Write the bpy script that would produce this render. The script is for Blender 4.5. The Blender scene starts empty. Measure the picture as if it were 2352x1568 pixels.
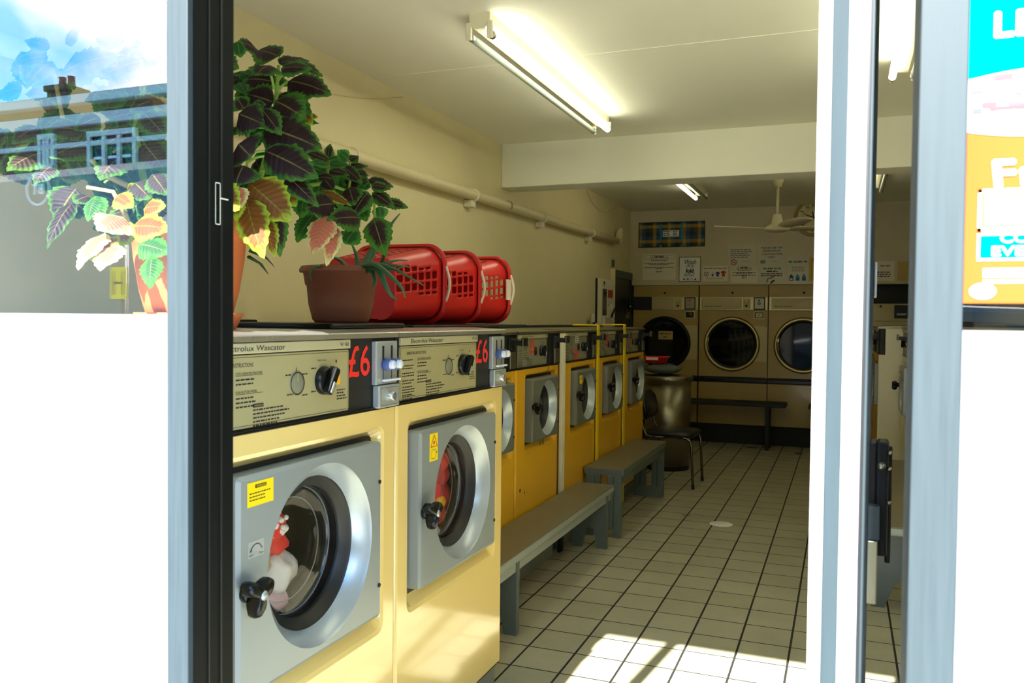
import bpy, bmesh, math, random
from mathutils import Vector, Matrix
PI = math.pi
SC = bpy.context.scene
COL = SC.collection
RNG = random.Random(7)

# ------------------------------------------------------------------ camera
F_PX, YAW, PITCH, ROLL, CAM_H = 1929.957, 0.3755338, -0.0271868, 0.0100069, 1.344
cy, sy, cp, sp = math.cos(YAW), math.sin(YAW), math.cos(PITCH), math.sin(PITCH)
FW = Vector((-sy * cp, cy * cp, sp))
RT = Vector((cy, sy, 0.0))
UP = RT.cross(FW)
cr, sr = math.cos(ROLL), math.sin(ROLL)
RT, UP = cr * RT + sr * UP, -sr * RT + cr * UP
CAMP = Vector((0, 0, CAM_H))
cd = bpy.data.cameras.new('camera')
cam = bpy.data.objects.new('camera', cd)
COL.objects.link(cam)
cd.sensor_width = 36.0
cd.lens = F_PX / 2352 * 36.0
cd.clip_start = 0.02
cd.clip_end = 300
M = Matrix((RT, UP, -FW)).transposed().to_4x4()
M.translation = CAMP
cam.matrix_world = M
cd.dof.use_dof = True
cd.dof.focus_distance = 3.3
cd.dof.aperture_fstop = 8.0
SC.camera = cam

def at_depth(x, y, d):
    """point that lies d metres away along the view axis, through a pixel of the photo"""
    return CAMP + (FW + RT * ((x - 1176) / F_PX) - UP * ((y - 784) / F_PX)) * d

# ------------------------------------------------------------------ materials
def lin(c):
    return tuple((v / 255 / 12.92) if v / 255 <= 0.04045 else (((v / 255) + 0.055) / 1.055) ** 2.4 for v in c) + (1.0,)

def newmat(name):
    m = bpy.data.materials.new(name)
    m.use_nodes = True
    nt = m.node_tree
    b = nt.nodes['Principled BSDF']
    return m, nt, b

def pm(name, rgb, rough=0.5, metal=0.0, var=0.06, scale=6.0, bump=0.0, bscale=60.0, spec=0.5, coat=0.0, stretch=None, rvar=0.0):
    """painted or metal surface with a gentle procedural wear variation"""
    m, nt, b = newmat(name)
    N, L = nt.nodes, nt.links
    tc = N.new('ShaderNodeTexCoord')
    mp = N.new('ShaderNodeMapping')
    L.new(tc.outputs['Object'], mp.inputs['Vector'])
    if stretch:
        mp.inputs['Scale'].default_value = stretch
    nz = N.new('ShaderNodeTexNoise')
    nz.inputs['Scale'].default_value = scale
    nz.inputs['Detail'].default_value = 5
    L.new(mp.outputs[0], nz.inputs['Vector'])
    mix = N.new('ShaderNodeMix')
    mix.data_type = 'RGBA'
    c = lin(rgb)
    mix.inputs['A'].default_value = tuple(max(0, v * (1 - 2.2 * var)) for v in c[:3]) + (1,)
    mix.inputs['B'].default_value = tuple(min(1, v * (1 + 1.2 * var)) for v in c[:3]) + (1,)
    L.new(nz.outputs['Fac'], mix.inputs['Factor'])
    L.new(mix.outputs['Result'], b.inputs['Base Color'])
    b.inputs['Roughness'].default_value = rough
    if rvar:
        mr = N.new('ShaderNodeMapRange')
        mr.inputs['To Min'].default_value = max(0.02, rough - rvar)
        mr.inputs['To Max'].default_value = rough + rvar
        L.new(nz.outputs['Fac'], mr.inputs['Value'])
        L.new(mr.outputs[0], b.inputs['Roughness'])
    b.inputs['Metallic'].default_value = metal
    b.inputs['Specular IOR Level'].default_value = spec
    b.inputs['Coat Weight'].default_value = coat
    b.inputs['Coat Roughness'].default_value = 0.08
    if bump:
        n2 = N.new('ShaderNodeTexNoise')
        n2.inputs['Scale'].default_value = bscale
        n2.inputs['Detail'].default_value = 4
        L.new(mp.outputs[0], n2.inputs['Vector'])
        bp = N.new('ShaderNodeBump')
        bp.inputs['Strength'].default_value = bump
        bp.inputs['Distance'].default_value = 0.01
        L.new(n2.outputs['Fac'], bp.inputs['Height'])
        L.new(bp.outputs[0], b.inputs['Normal'])
    return m

def glassmat(name, ior=1.5, tint=(1, 1, 1), rough=0.0):
    m = bpy.data.materials.new(name)
    m.use_nodes = True
    nt = m.node_tree
    nt.nodes.clear()
    N, L = nt.nodes, nt.links
    out = N.new('ShaderNodeOutputMaterial')
    mx = N.new('ShaderNodeMixShader')
    tr = N.new('ShaderNodeBsdfTransparent')
    tr.inputs['Color'].default_value = tint + (1,)
    gl = N.new('ShaderNodeBsdfGlossy')
    gl.inputs['Roughness'].default_value = rough
    lw = N.new('ShaderNodeLayerWeight')
    pw = N.new('ShaderNodeMath'); pw.operation = 'POWER'; pw.inputs[1].default_value = 5.0
    L.new(lw.outputs['Facing'], pw.inputs[0])
    f0 = ((ior - 1) / (ior + 1)) ** 2
    fr = N.new('ShaderNodeMath'); fr.operation = 'MULTIPLY_ADD'
    L.new(pw.outputs[0], fr.inputs[0])
    fr.inputs[1].default_value = 1 - f0
    fr.inputs[2].default_value = f0
    lw.inputs['Blend'].default_value = 0.5
    L.new(fr.outputs[0], mx.inputs[0])
    L.new(tr.outputs[0], mx.inputs[1])
    L.new(gl.outputs[0], mx.inputs[2])
    L.new(mx.outputs[0], out.inputs['Surface'])
    return m

def emis(name, rgb, s):
    m = bpy.data.materials.new(name)
    m.use_nodes = True
    nt = m.node_tree
    nt.nodes.clear()
    out = nt.nodes.new('ShaderNodeOutputMaterial')
    e = nt.nodes.new('ShaderNodeEmission')
    e.inputs['Color'].default_value = rgb + (1,)
    e.inputs['Strength'].default_value = s
    nt.links.new(e.outputs[0], out.inputs['Surface'])
    return m

def tilemat():
    m, nt, b = newmat('floor_tile')
    N, L = nt.nodes, nt.links
    tc = N.new('ShaderNodeTexCoord')
    sx = N.new('ShaderNodeSeparateXYZ')
    L.new(tc.outputs['Object'], sx.inputs[0])
    def math_(op, a, bb=None, c=None):
        n = N.new('ShaderNodeMath')
        n.operation = op
        for i, v in enumerate((a, bb, c)):
            if v is None:
                continue
            if isinstance(v, (int, float)):
                n.inputs[i].default_value = v
            else:
                L.new(v, n.inputs[i])
        return n.outputs[0]
    u = math_('DIVIDE', math_('ADD', sx.outputs['X'], 1.3794 + 20.0), 0.2)
    v = math_('DIVIDE', math_('ADD', sx.outputs['Y'], -3.0072 + 20.349), 0.20349)
    fu, fv = math_('FRACT', u), math_('FRACT', v)
    du = math_('MULTIPLY', math_('MINIMUM', fu, math_('SUBTRACT', 1.0, fu)), 0.2)
    dv = math_('MULTIPLY', math_('MINIMUM', fv, math_('SUBTRACT', 1.0, fv)), 0.2035)
    nz = N.new('ShaderNodeTexNoise')
    nz.inputs['Scale'].default_value = 40
    L.new(tc.outputs['Object'], nz.inputs['Vector'])
    wob = math_('MULTIPLY', math_('SUBTRACT', nz.outputs['Fac'], 0.5), 0.0022)
    def edge(d, w):
        mr = N.new('ShaderNodeMapRange')
        mr.inputs['From Min'].default_value = w
        mr.inputs['From Max'].default_value = w + 0.0012
        L.new(math_('ADD', d, wob), mr.inputs['Value'])
        return mr.outputs[0]
    tile = math_('MULTIPLY', edge(du, 0.0038), edge(dv, 0.0028))   # 1 on tile, 0 on grout
    wn = N.new('ShaderNodeTexWhiteNoise')
    wn.noise_dimensions = '2D'
    cb = N.new('ShaderNodeCombineXYZ')
    L.new(math_('FLOOR', u), cb.inputs[0])
    L.new(math_('FLOOR', v), cb.inputs[1])
    L.new(cb.outputs[0], wn.inputs['Vector'])
    n2 = N.new('ShaderNodeTexNoise')
    n2.inputs['Scale'].default_value = 3.2
    n2.inputs['Detail'].default_value = 8
    n2.inputs['Roughness'].default_value = 0.65
    L.new(tc.outputs['Object'], n2.inputs['Vector'])
    n3 = N.new('ShaderNodeTexNoise')
    n3.inputs['Scale'].default_value = 70
    n3.inputs['Detail'].default_value = 3
    n3.inputs['Distortion'].default_value = 1.5
    L.new(tc.outputs['Object'], n3.inputs['Vector'])
    f = math_('ADD', math_('ADD', math_('MULTIPLY', wn.outputs['Value'], 0.12), 0.09), math_('MULTIPLY', n2.outputs['Fac'], 0.5))
    f = math_('ADD', f, math_('MULTIPLY', n3.outputs['Fac'], 0.22))
    r = N.new('ShaderNodeValToRGB')
    r.color_ramp.elements[0].position = 0.2
    r.color_ramp.elements[0].color = lin((140, 137, 110))
    r.color_ramp.elements[1].position = 0.8
    r.color_ramp.elements[1].color = lin((188, 184, 156))
    L.new(f, r.inputs[0])
    mx = N.new('ShaderNodeMix')
    mx.data_type = 'RGBA'
    mx.inputs['A'].default_value = lin((26, 25, 20))
    L.new(r.outputs[0], mx.inputs['B'])
    L.new(tile, mx.inputs['Factor'])
    L.new(mx.outputs['Result'], b.inputs['Base Color'])
    rr = math_('SUBTRACT', 0.8, math_('MULTIPLY', tile, 0.42))
    L.new(rr, b.inputs['Roughness'])
    bp = N.new('ShaderNodeBump')
    bp.inputs['Strength'].default_value = 0.5
    bp.inputs['Distance'].default_value = 0.003
    L.new(math_('ADD', tile, math_('MULTIPLY', n3.outputs['Fac'], 0.06)), bp.inputs['Height'])
    L.new(bp.outputs[0], b.inputs['Normal'])
    return m

def leafmat():
    """coleus leaf: maroon heart, green margin; UV u across, v along, 'tone' picks the kind of leaf"""
    m, nt, b = newmat('coleus_leaf')
    N, L = nt.nodes, nt.links
    uv = N.new('ShaderNodeUVMap')
    s = N.new('ShaderNodeSeparateXYZ')
    L.new(uv.outputs[0], s.inputs[0])
    at = N.new('ShaderNodeAttribute')
    at.attribute_name = 'tone'
    tone = at.outputs['Fac']
    def math_(op, a, bb=None):
        n = N.new('ShaderNodeMath')
        n.operation = op
        for i, v in enumerate((a, bb)):
            if v is None:
                continue
            if isinstance(v, (int, float)):
                n.inputs[i].default_value = v
            else:
                L.new(v, n.inputs[i])
        return n.outputs[0]
    a = math_('ABSOLUTE', math_('SUBTRACT', math_('MULTIPLY', s.outputs['X'], 2.0), 1.0))   # 0 midrib .. 1 edge
    along = s.outputs['Y']
    # side veins
    w = math_('SINE', math_('MULTIPLY', math_('SUBTRACT', along, math_('MULTIPLY', a, 0.16)), 62.0))
    geo = N.new('ShaderNodeTexCoord')
    nz = N.new('ShaderNodeTexNoise')
    nz.inputs['Scale'].default_value = 55
    nz.inputs['Detail'].default_value = 4
    L.new(geo.outputs['Object'], nz.inputs['Vector'])
    edge = math_('MAXIMUM', a, math_('MULTIPLY', math_('ABSOLUTE', math_('SUBTRACT', along, 0.42)), 1.65))
    e2 = math_('ADD', edge, math_('MULTIPLY', math_('SUBTRACT', nz.outputs['Fac'], 0.5), 0.5))
    e2 = math_('ADD', e2, math_('MULTIPLY', w, 0.04))
    lim = math_('SUBTRACT', 0.86, math_('MULTIPLY', math_('FRACT', tone), 0.5))
    mr = N.new('ShaderNodeMapRange')
    L.new(e2, mr.inputs['Value'])
    L.new(math_('SUBTRACT', lim, 0.15), mr.inputs['From Min'])
    L.new(math_('ADD', lim, 0.13), mr.inputs['From Max'])
    margin = mr.outputs[0]
    # tone 0.x maroon/green, 1.x amber/lime, 2.x rose/cream, 3.x plain green
    def ramp(cols):
        r = N.new('ShaderNodeValToRGB')
        r.color_ramp.interpolation = 'CONSTANT'
        el = r.color_ramp.elements
        while len(el) < 4:
            el.new(0.5)
        for i, c in enumerate(cols):
            el[i].position = i * 0.25
            el[i].color = lin(c)
        L.new(math_('DIVIDE', tone, 4.0), r.inputs[0])
        return r.outputs[0]
    heart = ramp([(44, 25, 24), (118, 74, 22), (196, 116, 92), (34, 88, 30)])
    rim = ramp([(62, 112, 30), (156, 182, 46), (214, 214, 140), (66, 132, 40)])
    mx = N.new('ShaderNodeMix')
    mx.data_type = 'RGBA'
    L.new(heart, mx.inputs['A'])
    L.new(rim, mx.inputs['B'])
    L.new(margin, mx.inputs['Factor'])
    vein = math_('LESS_THAN', a, 0.035)
    mv = N.new('ShaderNodeMix')
    mv.data_type = 'RGBA'
    L.new(mx.outputs['Result'], mv.inputs['A'])
    mv.inputs['B'].default_value = lin((150, 140, 60))
    L.new(math_('MULTIPLY', vein, 0.55), mv.inputs['Factor'])
    L.new(mv.outputs['Result'], b.inputs['Base Color'])
    b.inputs['Roughness'].default_value = 0.6
    b.inputs['Specular IOR Level'].default_value = 0.3
    bp = N.new('ShaderNodeBump')
    bp.inputs['Strength'].default_value = 0.3
    bp.inputs['Distance'].default_value = 0.002
    L.new(math_('MULTIPLY', w, math_('SUBTRACT', 1.0, math_('MULTIPLY', a, 0.5))), bp.inputs['Height'])
    L.new(bp.outputs[0], b.inputs['Normal'])
    tl = N.new('ShaderNodeBsdfTranslucent')
    L.new(mv.outputs['Result'], tl.inputs['Color'])
    ms = N.new('ShaderNodeMixShader')
    ms.inputs[0].default_value = 0.32
    out = N['Material Output']
    L.new(b.outputs[0], ms.inputs[1])
    L.new(tl.outputs[0], ms.inputs[2])
    L.new(ms.outputs[0], out.inputs['Surface'])
    return m

def filmmat():
    m, nt, b = newmat('frosted_film')
    N, L = nt.nodes, nt.links
    N.remove(b)
    d = N.new('ShaderNodeBsdfDiffuse')
    d.inputs['Color'].default_value = FILM_D + (1,)
    t = N.new('ShaderNodeBsdfTranslucent')
    t.inputs['Color'].default_value = FILM_T + (1,)
    a = N.new('ShaderNodeAddShader')
    L.new(d.outputs[0], a.inputs[0])
    L.new(t.outputs[0], a.inputs[1])
    L.new(a.outputs[0], N['Material Output'].inputs['Surface'])
    return m

def plaidmat():
    m, nt, b = newmat('tartan_cloth')
    N, L = nt.nodes, nt.links
    tc = N.new('ShaderNodeTexCoord')
    s = N.new('ShaderNodeSeparateXYZ')
    L.new(tc.outputs['Object'], s.inputs[0])
    def stripes(sock, period, off):
        n = N.new('ShaderNodeMath'); n.operation = 'ADD'; n.inputs[1].default_value = off
        L.new(sock, n.inputs[0])
        d = N.new('ShaderNodeMath'); d.operation = 'DIVIDE'; d.inputs[1].default_value = period
        L.new(n.outputs[0], d.inputs[0])
        f = N.new('ShaderNodeMath'); f.operation = 'FRACT'
        L.new(d.outputs[0], f.inputs[0])
        r = N.new('ShaderNodeValToRGB')
        r.color_ramp.interpolation = 'CONSTANT'
        el = r.color_ramp.elements
        cols = [(0, (186, 150, 50)), (0.22, (20, 84, 116)), (0.48, (10, 26, 40)), (0.74, (58, 66, 40))]
        while len(el) < 4:
            el.new(0.5)
        for i, (p, c) in enumerate(cols):
            el[i].position = p
            el[i].color = lin(c)
        L.new(f.outputs[0], r.inputs[0])
        return r.outputs[0]
    mx = N.new('ShaderNodeMix')
    mx.data_type = 'RGBA'
    mx.inputs['Factor'].default_value = 0.5
    L.new(stripes(s.outputs['X'], 0.165, 3.01), mx.inputs['A'])
    L.new(stripes(s.outputs['Z'], 0.165, 3.09), mx.inputs['B'])
    L.new(mx.outputs['Result'], b.inputs['Base Color'])
    b.inputs['Roughness'].default_value = 0.6
    return m

def brickmat(name, c1, c2, mortar):
    m, nt, b = newmat(name)
    N, L = nt.nodes, nt.links
    tc = N.new('ShaderNodeTexCoord')
    mp = N.new('ShaderNodeMapping')
    mp.inputs['Rotation'].default_value = (PI / 2, 0, 0)
    L.new(tc.outputs['Object'], mp.inputs['Vector'])
    br = N.new('ShaderNodeTexBrick')
    br.inputs['Color1'].default_value = lin(c1)
    br.inputs['Color2'].default_value = lin(c2)
    br.inputs['Mortar'].default_value = lin(mortar)
    br.inputs['Scale'].default_value = 1.0
    br.inputs['Brick Width'].default_value = 0.225
    br.inputs['Row Height'].default_value = 0.075
    br.inputs['Mortar Size'].default_value = 0.008
    L.new(mp.outputs[0], br.inputs['Vector'])
    L.new(br.outputs['Color'], b.inputs['Base Color'])
    b.inputs['Roughness'].default_value = 0.9
    return m

FILM_D = (0.30, 0.285, 0.275)
FILM_T = (0.22, 0.215, 0.205)
SUN_S, SKY_S, TUBE_S, EXPO = 27.0, 5.2, 15.0, 0.46

MT = {}
def mats():
    P = lambda k, *a, **kw: MT.__setitem__(k, pm(k, *a, **kw))
    P('wall_paint', (222, 211, 166), 0.6, var=0.05, scale=2.5, bump=0.12, bscale=25)
    P('beam_paint', (232, 231, 210), 0.55, var=0.03, scale=2.0, bump=0.10, bscale=22)
    P('ceiling_paint', (232, 231, 210), 0.7, var=0.03, scale=1.6, bump=0.15, bscale=14)
    P('back_board', (206, 194, 158), 0.55, var=0.05, scale=2.2)
    MT['tile'] = tilemat()
    MT['leaf'] = leafmat()
    MT['film'] = filmmat()
    MT['plaid'] = plaidmat()
    MT['pane'] = glassmat('shop_glass', 2.0)
    MT['porthole'] = glassmat('porthole_glass', 1.5)
    MT['glass'] = glassmat('clear_glass', 1.5)
    P('alu', (50, 60, 63), 0.55, 0.1, spec=0.25, var=0.14, scale=5, stretch=(30, 30, 1.2), rvar=0.12)
    P('alu_recess', (42, 54, 58), 0.7, 0.0, spec=0.2, var=0.12, scale=4, stretch=(20, 20, 1.5))
    P('white_strip', (236, 226, 214), 0.6, var=0.02)
    P('jamb_black', (6, 10, 9), 0.5, spec=0.15, var=0.25, scale=5, stretch=(30, 30, 1.0), rvar=0.1)
    P('rubber', (16, 16, 15), 0.45, var=0.1)
    P('pale_yellow', (234, 206, 128), 0.16, var=0.035, scale=1.5, coat=1.0, bump=0.02, bscale=120)
    P('deep_yellow', (222, 168, 28), 0.3, var=0.07, scale=2.2, coat=0.2, bump=0.02, bscale=120)
    P('strip_yellow', (240, 208, 20), 0.4, var=0.04)
    P('white_enamel', (222, 216, 186), 0.4, var=0.03)
    P('door_silver', (154, 162, 160), 0.38, 0.35, var=0.05, scale=3, rvar=0.06)
    P('door_grey', (120, 124, 114), 0.42, 0.3, var=0.08, scale=3)
    P('ring_silver', (176, 186, 190), 0.3, 0.45, var=0.04)
    P('steel', (196, 196, 190), 0.34, 0.9, var=0.06, scale=4, rvar=0.08, bump=0.25, bscale=90)
    P('steel_dull', (150, 146, 122), 0.34, 0.9, var=0.1, scale=4)
    P('bin_steel', (146, 140, 118), 0.34, 1.0, var=0.03, scale=3)
    P('plate_olive', (176, 168, 122), 0.42, 0.25, var=0.04, scale=4)
    P('plate_grey', (138, 138, 114), 0.45, 0.25, var=0.06, scale=4)
    P('strip_brass', (206, 200, 160), 0.35, 0.4, var=0.04)
    P('black_gloss', (9, 10, 10), 0.28, spec=0.35, var=0.1)
    P('handle_black', (8, 9, 9), 0.5, spec=0.2)
    P('black_matt', (18, 19, 18), 0.6, var=0.1)
    P('coin_silver', (186, 192, 190), 0.32, 0.5, var=0.06)
    P('button_blue', (70, 92, 150), 0.35)
    P('button_white', (226, 230, 240), 0.3)
    P('price_red', (232, 40, 24), 0.5, var=0.02)
    P('price_dull', (196, 40, 40), 0.5, var=0.05)
    P('tag_yellow', (236, 178, 20), 0.45)
    P('tag_grime', (122, 96, 30), 0.6, var=0.2, scale=60)
    P('sticker_yellow', (246, 214, 0), 0.45, var=0.02)
    P('ink', (38, 36, 30), 0.6)
    P('ink_grey', (110, 108, 98), 0.6)
    P('ink_red', (170, 50, 44), 0.6)
    P('ink_blue', (40, 60, 130), 0.6)
    P('ink_teal', (40, 130, 160), 0.6)
    P('ink_green', (50, 130, 70), 0.6)
    P('paper', (226, 218, 190), 0.6, var=0.02)
    P('paper_white', (236, 236, 226), 0.5, var=0.02)
    P('sleeve', (212, 206, 180), 0.18, var=0.06, bump=0.3, bscale=14)
    P('paper_tan', (196, 170, 100), 0.6)
    P('paper_yellow', (208, 170, 50), 0.5)
    P('dryer_tan', (166, 142, 74), 0.4, var=0.07, scale=2.5, coat=0.15)
    P('dryer_panel', (186, 170, 118), 0.4, var=0.04)
    P('dryer_white', (196, 184, 140), 0.4, var=0.04)
    P('dryer_metal', (206, 192, 136), 0.3, 0.6, var=0.05)
    P('dryer_ring', (196, 180, 120), 0.28, 0.8, var=0.05)
    P('dark_glass', (10, 15, 14), 0.04, var=0.05, spec=0.5)
    P('drum_dark', (40, 42, 42), 0.4, 0.6)
    P('drum_steel', (58, 60, 58), 0.4, 0.7)
    P('tube_off', (150, 158, 142), 0.35)
    P('lamp_white', (226, 220, 186), 0.4, var=0.03)
    MT['tube_on'] = emis('fluorescent_tube', (1.0, 0.98, 0.76), TUBE_S)
    MT['tube_dim'] = emis('aged_fluorescent_tube', (1.0, 0.94, 0.66), TUBE_S * 0.35)
    P('terracotta', (206, 112, 56), 0.75, var=0.10, scale=7)
    P('brown_pot', (134, 78, 52), 0.6, var=0.06)
    P('soil', (46, 34, 24), 0.95, bump=0.6)
    P('stem_green', (132, 164, 56), 0.55, var=0.1)
    P('stem_pale', (196, 178, 110), 0.6, var=0.1)
    P('aloe_green', (46, 92, 54), 0.45, var=0.15, scale=18)
    P('basket_red', (206, 22, 22), 0.36, var=0.05, scale=3)
    P('grip_white', (226, 210, 190), 0.5)
    P('pipe_paint', (218, 206, 164), 0.4, var=0.04)
    P('clip_white', (226, 220, 190), 0.45)
    P('bench_top', (112, 104, 80), 0.42, var=0.10, scale=3, bump=0.06)
    P('bench_grey', (90, 100, 95), 0.45, var=0.08, scale=3, bump=0.08)
    P('bench_edge', (146, 152, 142), 0.5, var=0.08, scale=4, bump=0.1)
    P('chair_vinyl', (16, 20, 18), 0.35, var=0.08)
    P('chrome', (120, 118, 104), 0.18, 1.0, var=0.05)
    P('fan_white', (206, 198, 160), 0.4, var=0.03)
    P('clock_face', (226, 212, 158), 0.5, var=0.02)
    P('clock_rim', (170, 150, 96), 0.4, 0.4)
    P('door_black', (12, 20, 22), 0.4)
    P('concrete', (120, 124, 116), 0.7, var=0.1, scale=8, bump=0.2)
    P('red_cloth', (206, 40, 30), 0.85, var=0.05)
    P('white_cloth', (216, 208, 190), 0.85, var=0.06, bump=0.3, bscale=40)
    P('beige_cloth', (176, 154, 120), 0.85, var=0.06, bump=0.4, bscale=60)
    P('pink_cloth', (206, 160, 160), 0.85)
    P('blur_red', (190, 46, 40), 0.8, var=0.3, scale=5, stretch=(1, 1, 1))
    P('grey_cloth', (84, 92, 84), 0.8, var=0.06)
    P('pavement', (196, 196, 188), 0.85, var=0.08, scale=3)
    P('asphalt', (70, 72, 74), 0.9, var=0.1, scale=5)
    P('van_grey', (96, 108, 108), 0.4, var=0.02, coat=0.3)
    P('van_white', (226, 230, 230), 0.4)
    P('car_silver', (84, 86, 82), 0.5, 0.0, var=0.02, spec=0.25)
    P('tyre', (22, 22, 22), 0.8)
    MT['brick'] = brickmat('street_brick', (92, 62, 36), (118, 84, 48), (120, 108, 84))
    P('stucco', (206, 206, 196), 0.8, var=0.03)
    P('slate', (66, 66, 62), 0.8, var=0.1)
    P('chimney_pot', (150, 92, 60), 0.8)
    P('poster_teal', (0, 150, 142), 0.9, spec=0, var=0.01)
    P('poster_orange', (190, 78, 36), 0.9, spec=0, var=0.02)
    P('poster_cream', (190, 178, 166), 0.45, var=0.02)
    P('poster_green', (70, 108, 70), 0.45, var=0.02)
    P('poster_blue', (50, 56, 110), 0.45)
    P('poster_pink', (130, 44, 50), 0.45)
mats()

# ------------------------------------------------------------------ mesh helpers
class MB:
    def __init__(s):
        s.v, s.f, s.m, s.sm, s.mats = [], [], [], [], []
        s.uv = None
    def mi(s, mat):
        if mat not in s.mats:
            s.mats.append(mat)
        return s.mats.index(mat)
    def add(s, verts, faces, mat, smooth=False):
        o, k = len(s.v), s.mi(mat)
        s.v += [tuple(p) for p in verts]
        for f in faces:
            s.f.append([i + o for i in f])
            s.m.append(k)
            s.sm.append(smooth)
        return s
    def bm(s, b, mat, smooth=False):
        b.verts.ensure_lookup_table()
        for i, v in enumerate(b.verts):
            v.index = i
        s.add([v.co.copy() for v in b.verts], [[v.index for v in f.verts] for f in b.faces], mat, smooth)
        b.free()
        return s
    def box(s, x0, x1, y0, y1, z0, z1, mat, bev=0.0, seg=2, mtx=None):
        b = bmesh.new()
        bmesh.ops.create_cube(b, size=1.0)
        for v in b.verts:
            v.co = Vector(((x0 + x1) / 2 + v.co.x * (x1 - x0), (y0 + y1) / 2 + v.co.y * (y1 - y0), (z0 + z1) / 2 + v.co.z * (z1 - z0)))
        if bev > 0:
            bmesh.ops.bevel(b, geom=b.edges[:], offset=bev, segments=seg, affect='EDGES', profile=0.5)
        if mtx is not None:
            b.transform(mtx)
        return s.bm(b, mat, False)
    def lathe(s, prof, c, ax, mat, seg=40, smooth=True, cap0=False, cap1=False, a0=0.0, a1=2 * PI):
        """prof: list of (r, h) along axis ax from centre c"""
        ax = Vector(ax).normalized()
        t = Vector((0, 0, 1)) if abs(ax.z) < 0.9 else Vector((1, 0, 0))
        e1 = ax.cross(t).normalized()
        e2 = ax.cross(e1)
        full = abs(a1 - a0 - 2 * PI) < 1e-6
        n = seg if full else seg + 1
        c = Vector(c)
        vs, fs = [], []
        for r, h in prof:
            for i in range(n):
                a = a0 + (a1 - a0) * i / seg
                vs.append(c + ax * h + (e1 * math.cos(a) + e2 * math.sin(a)) * r)
        for k in range(len(prof) - 1):
            for i in range(n if full else n - 1):
                j = (i + 1) % n
                fs.append([k * n + i, k * n + j, (k + 1) * n + j, (k + 1) * n + i])
        if cap0:
            fs.append(list(range(n))[::-1])
        if cap1:
            fs.append([(len(prof) - 1) * n + i for i in range(n)])
        return s.add(vs, fs, mat, smooth)
    def cyl(s, p0, p1, r, mat, r1=None, seg=16, smooth=True):
        p0, p1 = Vector(p0), Vector(p1)
        L = (p1 - p0).length
        return s.lathe([(r, 0), (r if r1 is None else r1, L)], p0, p1 - p0, mat, seg, smooth, True, True)
    def prism(s, poly, ax, a0, a1, mat):
        """extrude polygon (in the other two axes, cyclic order) along axis index ax"""
        def mk(p, a):
            q = [0, 0, 0]
            o = [i for i in range(3) if i != ax]
            q[ax] = a
            q[o[0]], q[o[1]] = p
            return q
        n = len(poly)
        vs = [mk(p, a0) for p in poly] + [mk(p, a1) for p in poly]
        fs = [list(range(n))[::-1], list(range(n, 2 * n))]
        for i in range(n):
            j = (i + 1) % n
            fs.append([i, j, n + j, n + i])
        return s.add(vs, fs, mat)
    def tube(s, pts, r, mat, seg=10, r1=None, cap=True, flat=1.0, up=(0, 0, 1)):
        pts = [Vector(p) for p in pts]
        n = len(pts)
        vs, fs = [], []
        prev = None
        for i, p in enumerate(pts):
            d = (pts[min(i + 1, n - 1)] - pts[max(i - 1, 0)]).normalized()
            t = Vector(up) if prev is None else prev
            e1 = (t - d * t.dot(d))
            if e1.length < 1e-4:
                e1 = Vector((1, 0, 0)) - d * d.x
            e1.normalize()
            prev = e1
            e2 = d.cross(e1)
            rr = r if r1 is None else r + (r1 - r) * i / (n - 1)
            for k in range(seg):
                a = 2 * PI * k / seg
                vs.append(p + e1 * math.cos(a) * rr * flat + e2 * math.sin(a) * rr)
        for i in range(n - 1):
            for k in range(seg):
                j = (k + 1) % seg
                fs.append([i * seg + k, i * seg + j, (i + 1) * seg + j, (i + 1) * seg + k])
        if cap:
            fs.append(list(range(seg))[::-1])
            fs.append([(n - 1) * seg + k for k in range(seg)])
        return s.add(vs, fs, mat, True)
    def build(s, name, parent=None, loc=None, mat=None):
        me = bpy.data.meshes.new(name)
        me.from_pydata(s.v, [], s.f)
        for m in s.mats:
            me.materials.append(MT[m])
        me.polygons.foreach_set('material_index', s.m)
        me.polygons.foreach_set('use_smooth', s.sm)
        me.update()
        if not s.uv:
            b = bmesh.new()
            b.from_mesh(me)
            bmesh.ops.recalc_face_normals(b, faces=b.faces)
            b.to_mesh(me)
            b.free()
        o = bpy.data.objects.new(name, me)
        COL.objects.link(o)
        if parent is not None:
            o.parent = parent
        if loc is not None:
            o.location = loc
        return o

def tag(o, label=None, cat=None, group=None, kind=None):
    if label:
        o['label'] = label
    if cat:
        o['category'] = cat
    if group:
        o['group'] = group
    if kind:
        o['kind'] = kind
    return o

def thing(name, label, cat, loc=(0, 0, 0), rz=0.0, group=None):
    o = bpy.data.objects.new(name, None)
    o.empty_display_size = 0.1
    COL.objects.link(o)
    o.location = loc
    o.rotation_euler = (0, 0, rz)
    return tag(o, label, cat, group)

def struct(name, mb, loc=None):
    o = mb.build(name, None, loc)
    o['kind'] = 'structure'
    return o

# --- text as flat mesh
_txt = {}
def glyphs(t):
    if t in _txt:
        return _txt[t]
    cu = bpy.data.curves.new('txt', 'FONT')
    cu.body = t
    cu.size = 1.0
    cu.resolution_u = 3
    ob = bpy.data.objects.new('txt', cu)
    COL.objects.link(ob)
    dg = bpy.context.evaluated_depsgraph_get()
    me = bpy.data.meshes.new_from_object(ob.evaluated_get(dg))
    vs = [v.co.copy() for v in me.vertices]
    fs = [list(p.vertices) for p in me.polygons]
    bpy.data.objects.remove(ob)
    bpy.data.meshes.remove(me)
    if vs:
        x0, x1 = min(v.x for v in vs), max(v.x for v in vs)
        y0, y1 = min(v.y for v in vs), max(v.y for v in vs)
    else:
        x0 = x1 = y0 = y1 = 0
    _txt[t] = (vs, fs, x0, x1, y0, y1)
    return _txt[t]

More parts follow.
